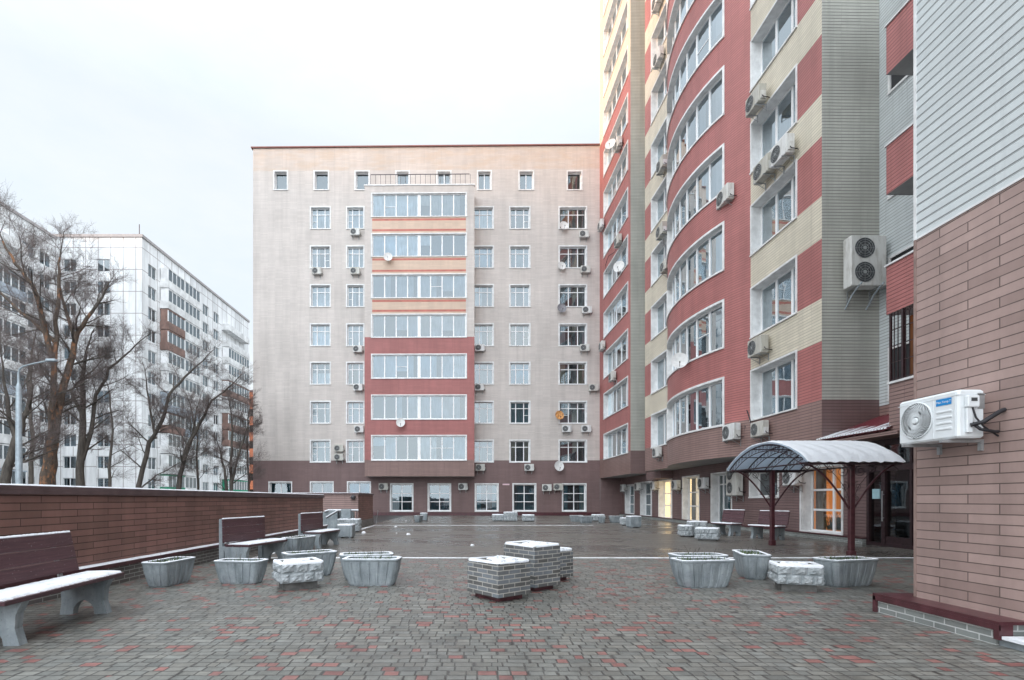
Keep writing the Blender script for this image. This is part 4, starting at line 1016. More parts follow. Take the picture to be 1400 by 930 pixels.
# ============================================================ PLANTERS
def arc_ring(w,d,z,c,n=4):    # rounded rectangle ring
    pts=[]
    for cx,cy,a0 in ((w/2-c,d/2-c,0),(-w/2+c,d/2-c,90),(-w/2+c,-d/2+c,180),(w/2-c,-d/2+c,270)):
        for i in range(n+1):
            a=R(a0+90*i/n); pts.append((cx+c*math.cos(a),cy+c*math.sin(a),z))
    return pts
def trough(seed):
    r=random.Random(seed); H=.44
    mb=MB(); prof=[(.0,.70,.30),(.03,.74,.33),(.12,.80,.37),(.25,.865,.41),(.36,.90,.44),(.40,.91,.45),(.415,.93,.47),(H,.93,.47)]
    def fl(w,d,z,amp):
        base=arc_ring(w,d,z,.10,5); out=[]
        P=[Vector(p) for p in base]; n=len(P)
        for i in range(n):
            a,b=P[i],P[(i+1)%n]; L=(b-a).length; k=max(1,int(L/.013))
            for j in range(k): out.append(a.lerp(b,j/k))
        return out
    # constant count: sample by angle-like param from the top ring
    top=fl(.93,.47,0,0); cnt=len(top); rows=[]
    for z,w,d in prof:
        row=[]
        for i,p in enumerate(top):
            q=Vector((p.x*w/.93,p.y*d/.47,z))
            s=0
            if .02<z<.40:
                c=p.x if abs(p.y)>.2 else p.y*1.0
                g=abs(((c+1.0)/.155)%1-.5)
                s=.016 if g<.06 else 0
                if g>.36: s=-.004
            nrm=Vector((p.x*.5,p.y,0)).normalized(); q-=nrm*s
            row.append(q)
        rows.append(row)
    inn=[[Vector((p.x*.87,p.y*.76,H)) for p in top],[Vector((p.x*.85,p.y*.72,H-.07)) for p in top]]
    rows+=inn
    mb.grid(rows,0,closed=True,smooth=False); mb.face(rows[0][::-1],0)
    # arched feet gap shown dark underneath
    s=MB(); s.face([Vector((p.x*.855,p.y*.73,H-.05)) for p in top])
    sn=MB(); rr=[]
    for q,hh in ((1.0,.0),(.975,.006),(.91,.008),(.865,.001)):
        rr.append([Vector((p.x*q,p.y*(1-(1-q)*2),H+hh*(.6+.6*r.random()))) for p in top])
    sn.grid(rr,0,closed=True)
    for i in range(14):
        x,y=r.uniform(-.34,.34),r.uniform(-.13,.13); a=r.uniform(.03,.09); 
        sn.grid([[Vector((x+a*q*math.cos(2*PI*j/9)*(1+.3*math.sin(j*2)),y+a*q*.7*math.sin(2*PI*j/9),H-.052+hh)) for j in range(9)] for q,hh in ((1,0),(.75,.018),(.2,.026))],0,closed=True)
    pl=MB()
    for i in range(60):
        x,y=r.uniform(-.36,.36),r.uniform(-.15,.15); h=r.uniform(.03,.08); a=r.uniform(0,PI); dx,dy=.012*math.cos(a),.012*math.sin(a)
        z=H-.05; lx,ly=r.uniform(-.03,.03),r.uniform(-.03,.03)
        pl.face([(x-dx,y-dy,z),(x+dx,y+dy,z),(x+lx+dx*.4,y+ly+dy*.4,z+h),(x+lx-dx*.4,y+ly-dy*.4,z+h)])
    for i in range(9):
        x,y=r.uniform(-.34,.34),r.uniform(-.13,.13); h=r.uniform(.08,.2); lx,ly=r.uniform(-.08,.08),r.uniform(-.08,.08)
        pl.tube([(x,y,H-.05),(x+lx*.4,y+ly*.4,H-.05+h*.5),(x+lx,y+ly,H-.05+h)],.0025,3,1)
    return [mb.mesh('tub',[M['concrete']]),s.mesh('soil',[M['soil']]),sn.mesh('snow',[M['snow']]),pl.mesh('seedlings',[M['leaf'],M['bark']])]
def rockbox(w,d,h,seed,plinth=.10):
    r=random.Random(seed); mb=MB()
    if plinth: mb.box(-w/2+.07,w/2-.07,-d/2+.06,d/2-.06,0,plinth+.005,2)
    z0=plinth; nz=2; bh=(h-z0)/nz
    mb.box(-w/2,w/2,-d/2,d/2,z0,h,1)
    def side(L,fn):
        for k in range(nz):
            x=-L/2
            first=True
            while x<L/2-.01:
                bw=min(r.choice((.13,.17,.21)),L/2-x)
                if L/2-(x+bw)<.07: bw=L/2-x
                n=5; rows=[]
                for i in range(n+1):
                    row=[]
                    for j in range(n+1):
                        u=x+.006+(bw-.012)*i/n; v=z0+bh*k+.006+(bh-.012)*j/n
                        edge=i in(0,n) or j in(0,n)
                        row.append(fn(u,v,.0 if edge else .012+r.uniform(0,.028)))
                    rows.append(row)
                mb.grid(rows,0,smooth=False); x+=bw
    side(w,lambda u,v,o:(u,-d/2-o-.001,v)); side(w,lambda u,v,o:(-u,d/2+o+.001,v))
    side(d,lambda u,v,o:(w/2+o+.001,u,v)); side(d,lambda u,v,o:(-w/2-o-.001,-u,v))
    return [mb.mesh('box',[M['rock'],M['concrete'],M['wetfoot']]),snowtop(w+.03,d+.03,h,seed).mesh('snow',[M['snow'],M['soil']])]
def snowtop(w,d,h,seed):
    r=random.Random(seed+5); mb=MB(); n=40
    def el(kx,kz,j=0.):
        return [Vector((p[0]*kx,p[1]*(1-(1-kx)*w/d) if kx>.6 else p[1]*kx,h+kz*(1+r.uniform(-j,j)))) for p in arc_ring(w,d,0,.045,3)]
    rows=[el(1.0,-.016,.8),el(1.0,.008,.4),el(.97,.020,.3),el(.90,.024,.3),el(.78,.018,.5)]
    mb.grid(rows,0,closed=True); 
    q=[Vector((p.x,p.y,h+.006)) for p in rows[-1]]; mb.grid([rows[-1],[v*1 for v in q]],0,closed=True); mb.face(q,1)
    for i in range(7):
        x,y=r.uniform(-.25,.25)*w,r.uniform(-.25,.25)*d; a=r.uniform(.10,.2)*min(w,d)
        mb.grid([[Vector((x+a*qq*math.cos(2*PI*j/10)*(1+.35*math.sin(j*3+i)),y+a*qq*math.sin(2*PI*j/10)*(1+.3*math.cos(j*2+i)),h+.005+hh)) for j in range(10)] for qq,hh in ((1,0),(.8,.02),(.25,.03))],0,closed=True)
    return mb
def brickbox(w,d,h,seed):
    mb=MB(); mb.box(-w/2,w/2,-d/2,d/2,.07,h,0)
    p=MB(); p.box(-w/2+.08,w/2-.08,-d/2+.08,d/2-.08,0,.0695,0)
    return [mb.mesh('box',[M['brickp']]),p.mesh('base',[M['maroon']]),snowtop(w+.005,d+.005,h,seed).mesh('snow',[M['snow'],M['soil']])]
def plainbox(w,d,h,seed):
    mb=MB(); mb.bbox(-w/2,w/2,-d/2,d/2,.04,h,.02,0)
    for x in (-w/2+.05,w/2-.13):
        mb.box(x,x+.08,-d/2+.03,d/2-.03,0,.04,0)
    return [mb.mesh('box',[M['concrete']]),snowtop(w+.01,d+.01,h,seed).mesh('snow',[M['snow'],M['soil']])]
def planter(meshes,x,y,rz,label,scale=1,name='planter',group='planters set out across the courtyard'):
    t=thing(name,(x,y,0),R(rz),label,'planter',group); t.scale=(scale,)*3
    for me in meshes:
        o=link(me.name.split('.')[0],me,t)
        if o.name.startswith('seedlings'): o['kind']='stuff'
    return t
TR=[trough(i) for i in range(3)]
def trp(i,x,y,rz,lb,s=1): planter(TR[i%3],x,y,rz,lb,s,'trough_planter','fluted concrete trough planters')
trp(0,-4.98,8.35,86,'grey trough planter set end-on, nearest the tall bench and courtyard wall',.92)
trp(1,-3.86,8.50,-6,'grey fluted trough planter between the end-on trough and the rock-faced box, left side',.87)
trp(2,-2.95,9.25,38,'grey trough planter half hidden behind the left rock-faced box')
trp(0,-4.42,13.0,72,'grey trough planter tucked behind the second bench')
trp(1,-1.62,8.32,-2,'front grey trough of the overlapping pair left of the brick planters')
trp(2,-1.85,8.98,12,'rear snowy trough of the overlapping pair left of the brick planters')
trp(0,3.74,8.15,9,'front grey trough of the overlapping pair right of the brick planters')
trp(1,3.98,8.85,3,'rear trough with green rim, behind the front one right of the brick planters')
trp(2,5.08,9.15,74,'turned grey trough just left of the right rock-faced box')
trp(0,6.12,8.25,14,'grey trough planter farthest right, nearest the pink-brown wall')
RB=rockbox(.64,.50,.42,1,.12)
planter(RB,-2.74,8.02,33,'white rock-faced box planter on a narrow foot, left group','rock_planter' and 1,'rock_planter','rock-faced box planters')
planter(RB,5.05,7.85,-17,'white rock-faced box planter on a narrow foot, right group',.94,'rock_planter','rock-faced box planters')
planter(brickbox(.60,.68,.53,2),.40,7.24,38,'front grey brick planter with snowy top, paving centre',1,'brick_planter','grey brick planters')
planter(brickbox(.56,.70,.69,3),.97,8.03,38,'tallest grey brick planter, standing behind the front one',1,'brick_planter','grey brick planters')
planter(brickbox(.55,.60,.53,4),1.38,8.85,38,'rear brick planter mostly hidden behind the tallest one',1,'brick_planter','grey brick planters')
x,y=G(471,736); planter(plainbox(.55,.5,.48,5),x,y+.25,0,'smooth grey square planter with snow on top beside the third bench',1,'box_planter')
x,y=G(464,733); planter(rockbox(.9,.45,.55,6,.05),x-.2,y+2.4,0,'snowy rock-faced planter in front of the stair railing',1,'rock_planter','rock-faced box planters')
x,y=G(973,740); planter(rockbox(.70,.55,.42,7,.06),x,y+.3,-30,'front rock-faced planter of the trio by the right-hand benches',1,'rock_planter','rock-faced box planters')
x,y=G(962,735); planter(rockbox(.60,.5,.56,8,.05),x,y+.55,-10,'rear taller rock-faced planter of the trio by the right-hand benches',1,'rock_planter','rock-faced box planters')
x,y=G(943,735); planter(rockbox(.40,.5,.42,9,.05),x,y+.4,-10,'small left rock-faced planter of the trio by the right-hand benches',1,'rock_planter','rock-faced box planters')
x,y=G(868.5,721.7); planter(plainbox(.58,.5,.56,10),x,y+.25,12,'smooth grey cube planter by the far drain line, right of centre',1,'box_planter')
x,y=G(857,719); planter(rockbox(.42,.4,.40,11,.04),x,y+.3,0,'small rock-faced planter touching the smooth grey cube',1,'rock_planter','rock-faced box planters')
for i,(a,b,yb,rz,lb) in enumerate([(781,797,713.6,3,'leftmost far trough below the right facade window'),(794.6,810,715,8,'second far trough, slightly nearer than the leftmost'),
   (819.5,828.5,715,80,'far trough seen end-on before the brown-grey box'),(835,852.4,714.7,0,'far trough nearest the inner corner of the court'),(567,576,714,80,'far trough seen end-on, alone below the bay')]):
    x,y=G((a+b)/2,yb); trp(i,x,y+.25,rz,lb,.9)
GB=[rockbox(.70,.5,.42,21,.04),rockbox(.80,.6,.58,22,.04)]
for i,(a,b,yb,lb) in enumerate([(673.7,688.4,712.7,'left low box of the three rough boxes below the facade'),(689,707.7,713,'tallest middle box of the three rough boxes below the facade'),(714,732,713.4,'right low box of the three rough boxes below the facade'),
    (810.5,828,713,'rough grey-brown box behind the far end-on trough')]):
    x,y=G((a+b)/2,yb); planter(GB[1 if i==1 else 0],x,y+.3,2,lb,1,'rock_planter','rock-faced box planters')
x,y=G(579,712.5); planter(plainbox(.45,.45,.5,23),x,y+.3,0,'far smooth grey cube standing against an end-on trough',1,'box_planter')

# ============================================================ BENCHES
def bench_meshes(L=1.9,end_back=False):
    out=[]
    # leg: curved concrete profile in y-z plane
    def prof():
        p=[(-.27,0),(-.13,0)]
        for i in range(9):
            a=PI-PI*i/8; p.append((.0+.125*math.cos(a),.0+.17*math.sin(a)))
        p+=[(.13,0),(.27,0),(.25,.12),(.235,.25),(.25,.40),(-.27,.40),(-.225,.27),(-.235,.12)]
        return p
    P=[(-.27,0)]+[(.125*math.cos(PI-PI*i/8),.17*math.sin(PI*i/8)) for i in range(9)]+[(.27,0),(.25,.14),(.26,.30),(.29,.42),(-.29,.42),(-.235,.30),(-.225,.16)]
    th=.10; mb=MB()
    a=[(-th/2,y,z) for y,z in P]; b=[(th/2,y,z) for y,z in P]
    mb.grid([a,b],0,closed=True,smooth=False)
    # cap the concave outline in strips
    for s,Q in ((0,a),(1,b)):
        q=Q[:]; n=len(q)
        arch=q[1:10]; outer_l=[q[0],q[15],q[14],q[13]]; outer_r=[q[10],q[11],q[12],q[12]]
        def f(pts): mb.face(pts if s else pts[::-1],0)
        # left pier
        f([q[0],q[1],q[2],q[3],q[16] if len(q)>16 else q[15]])
        f([q[16],q[3],q[4],q[5],q[15]])
        f([q[15],q[5],q[14]]); f([q[14],q[5],q[13]])
        f([q[10],q[11],q[8],q[9]][::1]) if False else None
        f([q[9],q[10],q[11],q[7],q[8]]); f([q[7],q[11],q[12],q[6]]); f([q[6],q[12],q[13],q[5]])
    if end_back:
        mb.box(-.035,.035,.325,.40,0,.99,0); mb.box(-.035,.035,.2905,.3245,0,.42,0)
    else:
        pass
    leg=mb.mesh('leg',[M['concrete']])
    seat=MB()
    for i in range(3):
        y0=-.30+i*.185; seat.bbox(-L/2,L/2,y0,y0+.178,.42,.465,.006)
    bk=MB(); T=Matrix.Translation((0,.285 if end_back else .26,.50))@Matrix.Rotation(R(-2 if end_back else -12),4,'X')
    for i in range(3): bk.bbox(-L/2,L/2,-.02,.02,.0+i*.165,.158+i*.165,.006,0,T)
    sup=MB()
    for x in (-L*.36,L*.36): sup.box(x-.03,x+.03,.03,.055,-.12,.42,0,T)
    sn=MB(); r=random.Random(4); rows=[]; n=70
    for i in range(n+1):
        x=-L/2+.015+(L-.03)*i/n; e1=r.uniform(0,.03); e2=r.uniform(0,.02)
        rows.append([(x,-.29+e1,.466),(x,-.275+e1,.485+r.uniform(0,.008)),(x,-.05,.492),(x,.15-e2,.488),(x,.20-e2,.466)])
    sn.grid(rows,0); sn.face(rows[0][::-1]); sn.face(rows[-1])
    s2=MB(); rows=[]
    for i in range(n+1):
        x=-L/2+.01+(L-.02)*i/n; k=.495
        rows.append([T@Vector((x,-.019,k-.003)),T@Vector((x,-.014,k+.016+r.uniform(0,.006))),T@Vector((x,.012,k+.018)),T@Vector((x,.019,k-.003))])
    s2.grid(rows,0); s2.face(rows[0][::-1]); s2.face(rows[-1])
    return dict(leg=leg,seat=seat.mesh('seat',[M['wood']]),backrest=bk.mesh('backrest',[M['wood']]),support=sup.mesh('back_support',[M['bracket']]),
       snow=sn.mesh('seat_snow',[M['snow']]),snow2=s2.mesh('back_snow',[M['snow']]))
BM={}
def bench(x,y,rz,label,L=1.9,eb=False,s=1):
    k=(L,eb)
    if k not in BM: BM[k]=bench_meshes(L,eb)
    b=BM[k]; t=thing('bench',(x,y,0),R(rz),label,'bench','wooden benches on concrete legs'); t.scale=(s,)*3
    q=link('seat',b['seat'],t); link('snow',b['snow'],q)
    q=link('backrest',b['backrest'],t); link('snow',b['snow2'],q)
    lx=(L/2-.06) if eb else L*.36
    for xx in (-lx,lx): link('leg',b['leg'],t,(xx,0,0))
    link('back_support',b['support'],t)
bench(-4.66,5.53,96,'largest nearest bench with snowy seat, cut by the left picture edge')
bench(-4.72,11.15,80,'second bench, its snowy seat before the courtyard wall, left middle',1.5,True)
bench(-4.46,15.1,82,'third and farthest of the left benches, beside the smooth square planter',1.4,True)
bench(10.1,19.9,-72,'bench beside the white glazed door, behind the rock planters',1.05)
bench(10.55,17.95,-68,'bench by the brown wall seen behind the far canopy post',1.15)

# ============================================================ CANOPY
cx0,cx1=8.02,10.2; cy0,cy1=12.2,15.4; ez=2.30; rise=.58
cn=thing('entrance_canopy',(9.2,13.8,0),0,'arched snow-covered canopy on two maroon posts with scrollwork, before the entrance','canopy')
ox,oy=9.2,13.8
def C(x,y,z): return (x-ox,y-oy,z)
hy=(cy1-cy0)/2+.22; ym=(cy0+cy1)/2
def arcz(t,o=0): # t -1..1 along Y
    Rr=(hy*hy+rise*rise)/(2*rise); return ez-(Rr-rise)+math.sqrt(max(0,(Rr+o)**2-(t*hy)**2))
for py_ in (cy0,cy1):
    mb=MB(); mb.bbox(9.2-.055-ox,9.2+.055-ox,py_-.055-oy,py_+.055-oy,0,ez-.0,.008)
    mb.bbox(9.2-.075-ox,9.2+.075-ox,py_-.075-oy,py_+.075-oy,0.001,.16,.01); post=mb.build('post',M['maroon'],cn)
    for sx in (-1,1):
        mb=MB(); pts=[]
        for i in range(13):
            t=i/12; pts.append(C(9.2+sx*(.06+1.18*t**1.0),py_,1.18+(ez-1.2)*(math.sin(t*PI/2)**.95)))
        mb.tube(pts,.024,6); mb.build('brace',M['maroon'],cn)
        mb=MB()
        def spiral(cx,cz,r0,a0,turn,dirn):
            pts=[]
            for i in range(22):
                t=i/21; a=a0+dirn*turn*2*PI*t; r=r0*(1-.85*t); pts.append(C(cx+r*math.cos(a),py_,cz+r*math.sin(a)))
            mb.tube(pts,.007,4)
        for (qx,qz,r0) in ((.22,ez-.22,.15),(.52,ez-.16,.12),(.16,ez-.58,.11),(.82,ez-.12,.08),(.13,ez-.86,.07)):
            spiral(9.2+sx*qx,qz,r0,PI/2,1.6,sx)
        mb.tube([C(9.2+sx*.08,py_,1.5),C(9.2+sx*.2,py_,1.75),C(9.2+sx*.4,py_,2.0),C(9.2+sx*.62,py_,2.2)],.008,4)
        mb.build('scrollwork',M['iron'],cn)
mb=MB()
for y_ in (ym-hy,cy0,cy1,ym+hy):
    z=ez if y_ in(cy0,cy1) else ez-.02
    mb.box(cx0-ox,cx1-ox,y_-.03-oy,y_+.03-oy,z-.05,z+.0)
mb.build('eave_beam',M['iron'],cn)
for i in range(5):
    x=cx0+(cx1-cx0)*i/4; mb=MB()
    ts=[-1+2*j/20 for j in range(21)]
    mb.tube([C(x,ym+t*hy,arcz(t)) for t in ts],.020,5)
    mb.tube([C(x,ym+t*hy*.97,arcz(t,-.15)-.01) for t in ts],.014,4)
    for j in range(20):
        t=-.97+1.94*j/20; t2=t+.05; 
        c_=(ym+(t+t2)/2*hy,(arcz(t)+arcz(t,-.15))/2); rr_=.055
        mb.tube([C(x,c_[0]+rr_*math.cos(a),c_[1]+rr_*math.sin(a)) for a in [2*PI*q/8 for q in range(9)]],.005,3,cap=False)
        mb.tube([C(x,ym+t*hy,arcz(t)),C(x,ym+t2*hy,arcz(t2,-.15))],.005,3)
    if i in(0,4): mb.tube([C(x,ym-hy,ez-.03),C(x,ym+hy,ez-.03)],.02,4)
    mb.build('rib',M['iron'],cn)
mb=MB()
for t in (-.66,-.33,0,.33,.66): mb.tube([C(cx0,ym+t*hy,arcz(t)),C(cx1,ym+t*hy,arcz(t))],.014,4)
mb.build('purlin',M['iron'],cn)
mb=MB(); rows=[[C(x,ym+t*hy,arcz(t,.03)) for t in [-1.03+2.06*j/24 for j in range(25)]] for x in (cx0-.08,cx1+.08)]
mb.grid(rows,0); mb.build('roof_sheet',M['canopyglass'],cn)
mb=MB(); r=random.Random(8); nx=46; rows=[]
for i in range(nx+1):
    x=cx0-.07+(cx1-cx0+.14)*i/nx; row=[]
    sag_=.03*abs(math.sin(i*PI/5.2))+r.uniform(0,.02)
    edge=1 if i in(0,nx) else 0
    for j in range(29):
        t=-1.03+2.06*j/28; th=.055*(1-.5*edge)*(1+.25*math.sin(i*.9+j*.7))+.012*r.random()
        if j in (0,28): p=C(x,ym+t*hy*1.01,arcz(-1 if t<0 else 1,.03)-.02-sag_)
        else: p=C(x,ym+t*hy,arcz(max(-1,min(1,t)),.035+th))
        row.append(p)
    rows.append(row)
mb.grid(rows,0)
mb.build('snow',M['thinsnow'],cn)

# ============================================================ STREET LAMP, LITTER, SMALL THINGS
sl=thing('street_lamp',(xat(26,25),25,0),0,'tall blue-grey lamp post with a curved arm behind the courtyard wall','street lamp')
mb=MB(); mb.tube([(0,0,0),(0,0,2.2),(-.02,0,zat(530,25)),(-.02,0,zat(524,25))],[.17,.15,.115,.06],10)
mb.tube([(-.02,0,zat(524,25)),(-.03,0,zat(512,25)),(.02,0,zat(505,25)),(.2,0,zat(501,25)),(.75,0,zat(497,25)),(1.4,0,zat(493.5,25))],[.055,.05,.045,.04,.035,.035],8); mb.build('pole',M['galv'],sl)
mb=MB(); mb.bbox(1.35,1.85,-.1,.1,zat(494.5,25),zat(491,25),.03); mb.build('lamp_head',M['galv'],sl)
mb=MB(); mb.bbox(-.2,.2,-.2,.2,1.4,2.0,.03)
for i,(px,py,s_,lb) in enumerate([(497,729.5,.10,'round lump of snow near the left end of the far paving'),(558,731.5,.09,'brightest crumpled white scrap left of centre on the brown paving'),(541,721,.07,'flat white scrap close to the far drain line'),
     (645.5,746.5,.07,'single white paper scrap in the court middle, above the brick planters'),(542,729.5,.04,'tiny white speck left of the crumpled scrap'),(555,713,.06,'white scrap just beyond the far drain line below the bay')]):
    x,y=G(px,py); mb=MB(); r=random.Random(i)
    rows=[[(s_*q*math.cos(2*PI*j/8)*r.uniform(.7,1.2),s_*q*.8*math.sin(2*PI*j/8)*r.uniform(.7,1.2),hh*s_) for j in range(8)] for q,hh in ((1,.0),(.9,.35),(.4,.7+.2*r.random()))]
    mb.grid(rows,0,closed=True,smooth=False); mb.face(rows[-1],0); tag(mb.build('paper_scrap' if i else 'snow_lump',M['litter'],None,(x,y,.004)),lb,'litter')
mb=MB(); x,y=G(514.5,716); mb.tube([(x,y,0),(x+.03,y,.35),(x+.10,y,.72),(x+.08,y,.78)],.018,5); tag(mb.build('bent_post',M['bracket']),'thin bent metal post at the corner of the far paving','post')

# ============================================================ BARE TREES
def grow(mb,p,d,L,rad,depth,r,mi,tw):
    n=4; pts=[p]; rads=[rad]; q=Vector(p); d=Vector(d).normalized(); kids=[]
    for i in range(n):
        d=(d+Vector((r.uniform(-.2,.2),r.uniform(-.2,.2),r.uniform(-.08,.16)))).normalized()
        q=q+d*L/n; pts.append(q.copy()); rads.append(rad*(1-.55*(i+1)/n)); kids.append((q.copy(),d.copy(),rads[-1]))
    mb.tube(pts,rads,6 if rad>.08 else (4 if rad>.03 else 3),mi if rad>.035 else tw,cap=False)
    if depth==0: return
    for (kp,kd,kr) in kids[0:]:
        for _ in range((3 if depth==1 else 2) if depth<=2 else r.choice((1,2))):
            ax=kd.orthogonal().normalized(); ax.rotate(Matrix.Rotation(r.uniform(0,2*PI),3,kd)); nd=(kd*r.uniform(.5,1.0)+ax*r.uniform(.5,.95)+Vector((0,0,.12))).normalized()
            grow(mb,kp,nd,L*r.uniform(.42,.68),max(.004,kr*r.uniform(.38,.6)),depth-1,r,mi,tw)
def tree(name,px,Y,stems,label,seed,bark='bark',depth=3,group='bare trees behind the courtyard wall'):
    """stems: list of ([(px,py,dY)...], r0, r1)"""
    r=random.Random(seed); bx=xat(px,Y); t=thing(name,(bx,Y,0),0,label,'tree',group)
    tr=MB(); br=MB()
    for pts,r0,r1,den,LL in stems:
        P=[Vector((xat(a,Y+c)-bx,c,max(0,zat(b,Y+c)))) for a,b,c in pts]
        # refine
        Q=[]
        for i in range(len(P)-1):
            for j in range(3): Q.append(P[i].lerp(P[i+1],j/3)+Vector((r.uniform(-.06,.06),r.uniform(-.06,.06),0))*(1 if i+j else 0))
        Q.append(P[-1]); m=len(Q); rad=[r0+(r1-r0)*i/(m-1) for i in range(m)]
        tr.tube(Q,rad,9 if r0>.2 else 6,0)
        for i in range(int(m*.25),m):
            for _ in range(den):
                d=(Q[i]-Q[i-1]).normalized(); ax=d.orthogonal().normalized(); ax.rotate(Matrix.Rotation(r.uniform(0,2*PI),3,d))
                grow(br,Q[i],(d*.6+ax*.9).normalized(),LL*r.uniform(.6,1.15)*(1.15-.5*i/m),min(.075,rad[i]*r.uniform(.3,.5)),depth,r,0,1)
        grow(br,Q[-1],(Q[-1]-Q[-2]),LL*.75,r1,depth,r,0,1)
    tr.build('trunk',[M[bark]],t); br.build('branches',[M['bark'],M['twig']],t)
tree('bare_tree',66,30,[([(62,690,0),(66,650,0),(72,604,0)],.45,.32,0,3),([(72,604,0),(80,560,0),(95,500,.3),(105,455,.5),(127,425,.8)],.27,.09,1,2.7),
    ([(72,604,0),(70,560,-.5),(74,500,-.6),(77,440,-.6),(80,380,-.5),(82,352,-.4)],.20,.05,1,2.1),([(102,470,.4),(96,440,.8),(84,405,1),(80,385,1)],.12,.05,1,2),
    ([(74,500,-.6),(60,440,-1),(45,390,-1.5),(20,360,-1.8),(4,330,-2)],.16,.05,1,2.4),([(78,470,-.6),(45,440,0),(15,415,.5),(-20,380,.6)],.13,.05,1,2.4)],
    'largest bare tree with orange flaking bark, its fork high above the wall, far left',11,'barko')
tree('bare_tree',110,33,[([(110,690,0),(111,620,0),(114,560,0),(113,520,0),(118,480,0)],.27,.08,1,2.3),([(112,630,0),(124,590,.3),(131,540,.5),(150,505,.8),(178,480,1)],.16,.05,1,2.4),([(114,570,0),(96,535,0),(120,512,.4)],.12,.05,1,2)],
    'straight dark-trunked bare tree right of the orange-barked one',12)
tree('bare_tree',10,27,[([(3,690,0),(12,640,0),(22,600,0),(38,560,.4),(42,520,.8)],.26,.08,1,2.3),([(22,600,0),(10,560,0),(4,500,0)],.14,.05,1,2.4)],'dark bare tree leaning behind the lamp post, far left edge',13)
tree('bare_tree',188,36,[([(188,690,0),(190,660,0),(205,605,0),(222,575,0),(232,540,0),(252,515,.4),(272,498,.8)],.19,.05,1,2.1),([(213,600,0),(205,560,0),(200,520,0)],.09,.04,1,1.8),([(192,668,0),(215,650,.3),(250,630,.6)],.06,.03,1,1.4)],
    'leaning green-grey bare tree in front of the white block corner',14)
tree('bare_tree',243,37,[([(243,690,0),(245,650,0),(256,612,0),(272,580,0),(290,548,.3),(312,530,.6)],.19,.05,1,2.0),([(248,645,0),(262,600,0),(268,565,0)],.10,.04,1,1.8)],'dark forked bare tree before the balconies of the white block',15)
tree('bare_tree',273,40,[([(272,690,0),(270,640,0),(270,600,0),(262,560,0)],.10,.04,1,1.7)],'slim upright bare tree between the two leaning ones',16)
tree('bare_tree',314,38,[([(315,690,0),(316,650,0),(317,600,0),(316,565,0)],.13,.05,1,1.6),([(313,690,.2),(306,640,.2),(300,612,.2)],.13,.05,1,1.5),([(317,660,0),(330,610,0),(338,585,0)],.10,.04,1,1.5)],'bushy multi-stemmed bare tree at the far end of the white block',17)
tree('bare_tree',338,40,[([(341,690,0),(340,650,0),(337,600,0),(341,560,0)],.09,.04,1,1.3)],'thin bare tree touching the pale facade left edge',18)
tree('bare_tree',150,48,[([(150,690,0),(150,640,0),(155,590,0),(150,540,0)],.16,.06,1,2.6)],'faint slender bare tree before the gable of the white block',19)
tree('bare_tree',40,44,[([(40,690,0),(44,600,0),(38,520,0),(48,460,0)],.20,.06,1,2.6)],'tall pale-twigged bare tree close to the stepped white block',20)

# ============================================================ FAR WHITE PANEL BLOCKS
def panelmat():
    m,nt,b=mk('white_panel_block'); uv=nt.nodes.new('ShaderNodeUVMap').outputs[0]
    br=nt.nodes.new('ShaderNodeTexBrick'); nt.links.new(uv,br.inputs['Vector']); br.offset=0
    br.inputs['Scale'].default_value=1; br.inputs['Brick Width'].default_value=1.6; br.inputs['Row Height'].default_value=2.8; br.inputs['Mortar Size'].default_value=.05; br.inputs['Mortar Smooth'].default_value=.3
    br.inputs['Color1'].default_value=(.82,.84,.85,1); br.inputs['Color2'].default_value=(.86,.875,.88,1); br.inputs['Mortar'].default_value=(.36,.33,.33,1)
    w=worldc(nt); f=noise(nt,scaled(nt,w,(.6,.6,.12)),1.2,6,.65)
    nt.links.new(mixc(nt,1.0,br.outputs['Color'],ramp(nt,f,[(.35,.72),(.6,1.)]),'MULTIPLY'),b.inputs['Base Color']); b.inputs['Roughness'].default_value=.8; return m
PM=panelmat(); BW=plain('weathered_balcony_white',(.74,.75,.75),.7,.2,1,bs=0); BRW=plain('brown_balcony_cladding',(.24,.15,.125),.7,.25,1,bs=0); BBL=plain('blue_grey_balcony_cladding',(.38,.44,.50),.7,.2,1,bs=0); BGR=plain('green_shop_panel',(.02,.28,.16),.6,.2,1,bs=0)
b2=thing('panel_block',(0,0,0),0,'white eleven-storey panel block with stacked balconies, seen by its corner','building')
b1=thing('panel_block',(0,0,0),0,'white panel block at the far left edge stepping out of the picture','building')
X2=-42.0; YA,YB=64.5,95.5; XW=-54.0; HB=34.9
zc_=[3.35+2.8*k for k in range(11)]
def farwin(w=1.7,h=1.6):
    a,b,c=win_meshes(w,h,[1,1],[1],.12,'grey:s',thick=.10,trim=0,key='far'); return a,b,c
FWM=[win_meshes(1.7,1.6,[1,1],[1],.12,s_,thick=.10,trim=0,key='far%d'%i) for i,s_ in enumerate(['grey:s','white','white:s','grey'])]
def fput(par,loc,rz,i):
    a,b,c=FWM[i%4]; o=link('window',a,par,loc,rz); link('glass',b,o); link('curtain',c,o)
r=random.Random(2)
mb=MB()
gm=lambda u,v,d:(XW+u,YA+d,v)
gh_=[]; 
for z in zc_:
    for px in (95,141): x=xat(px,YA)-XW; gh_.append((x-.85,x+.85,z-.8,z+.8))
wall(mb,gm,0,X2-XW,0,HB,gh_,lambda u,v:0)
lm=lambda u,v,d:(X2-d,YA+u,v)
lh=[]
for z in zc_:
    for Y_ in (66.6,77.4,80.0,83.3): lh.append((Y_-YA-.85,Y_-YA+.85,z-.8,z+.8))
wall(mb,lm,0,YB-YA,0,HB,lh,lambda u,v:0)
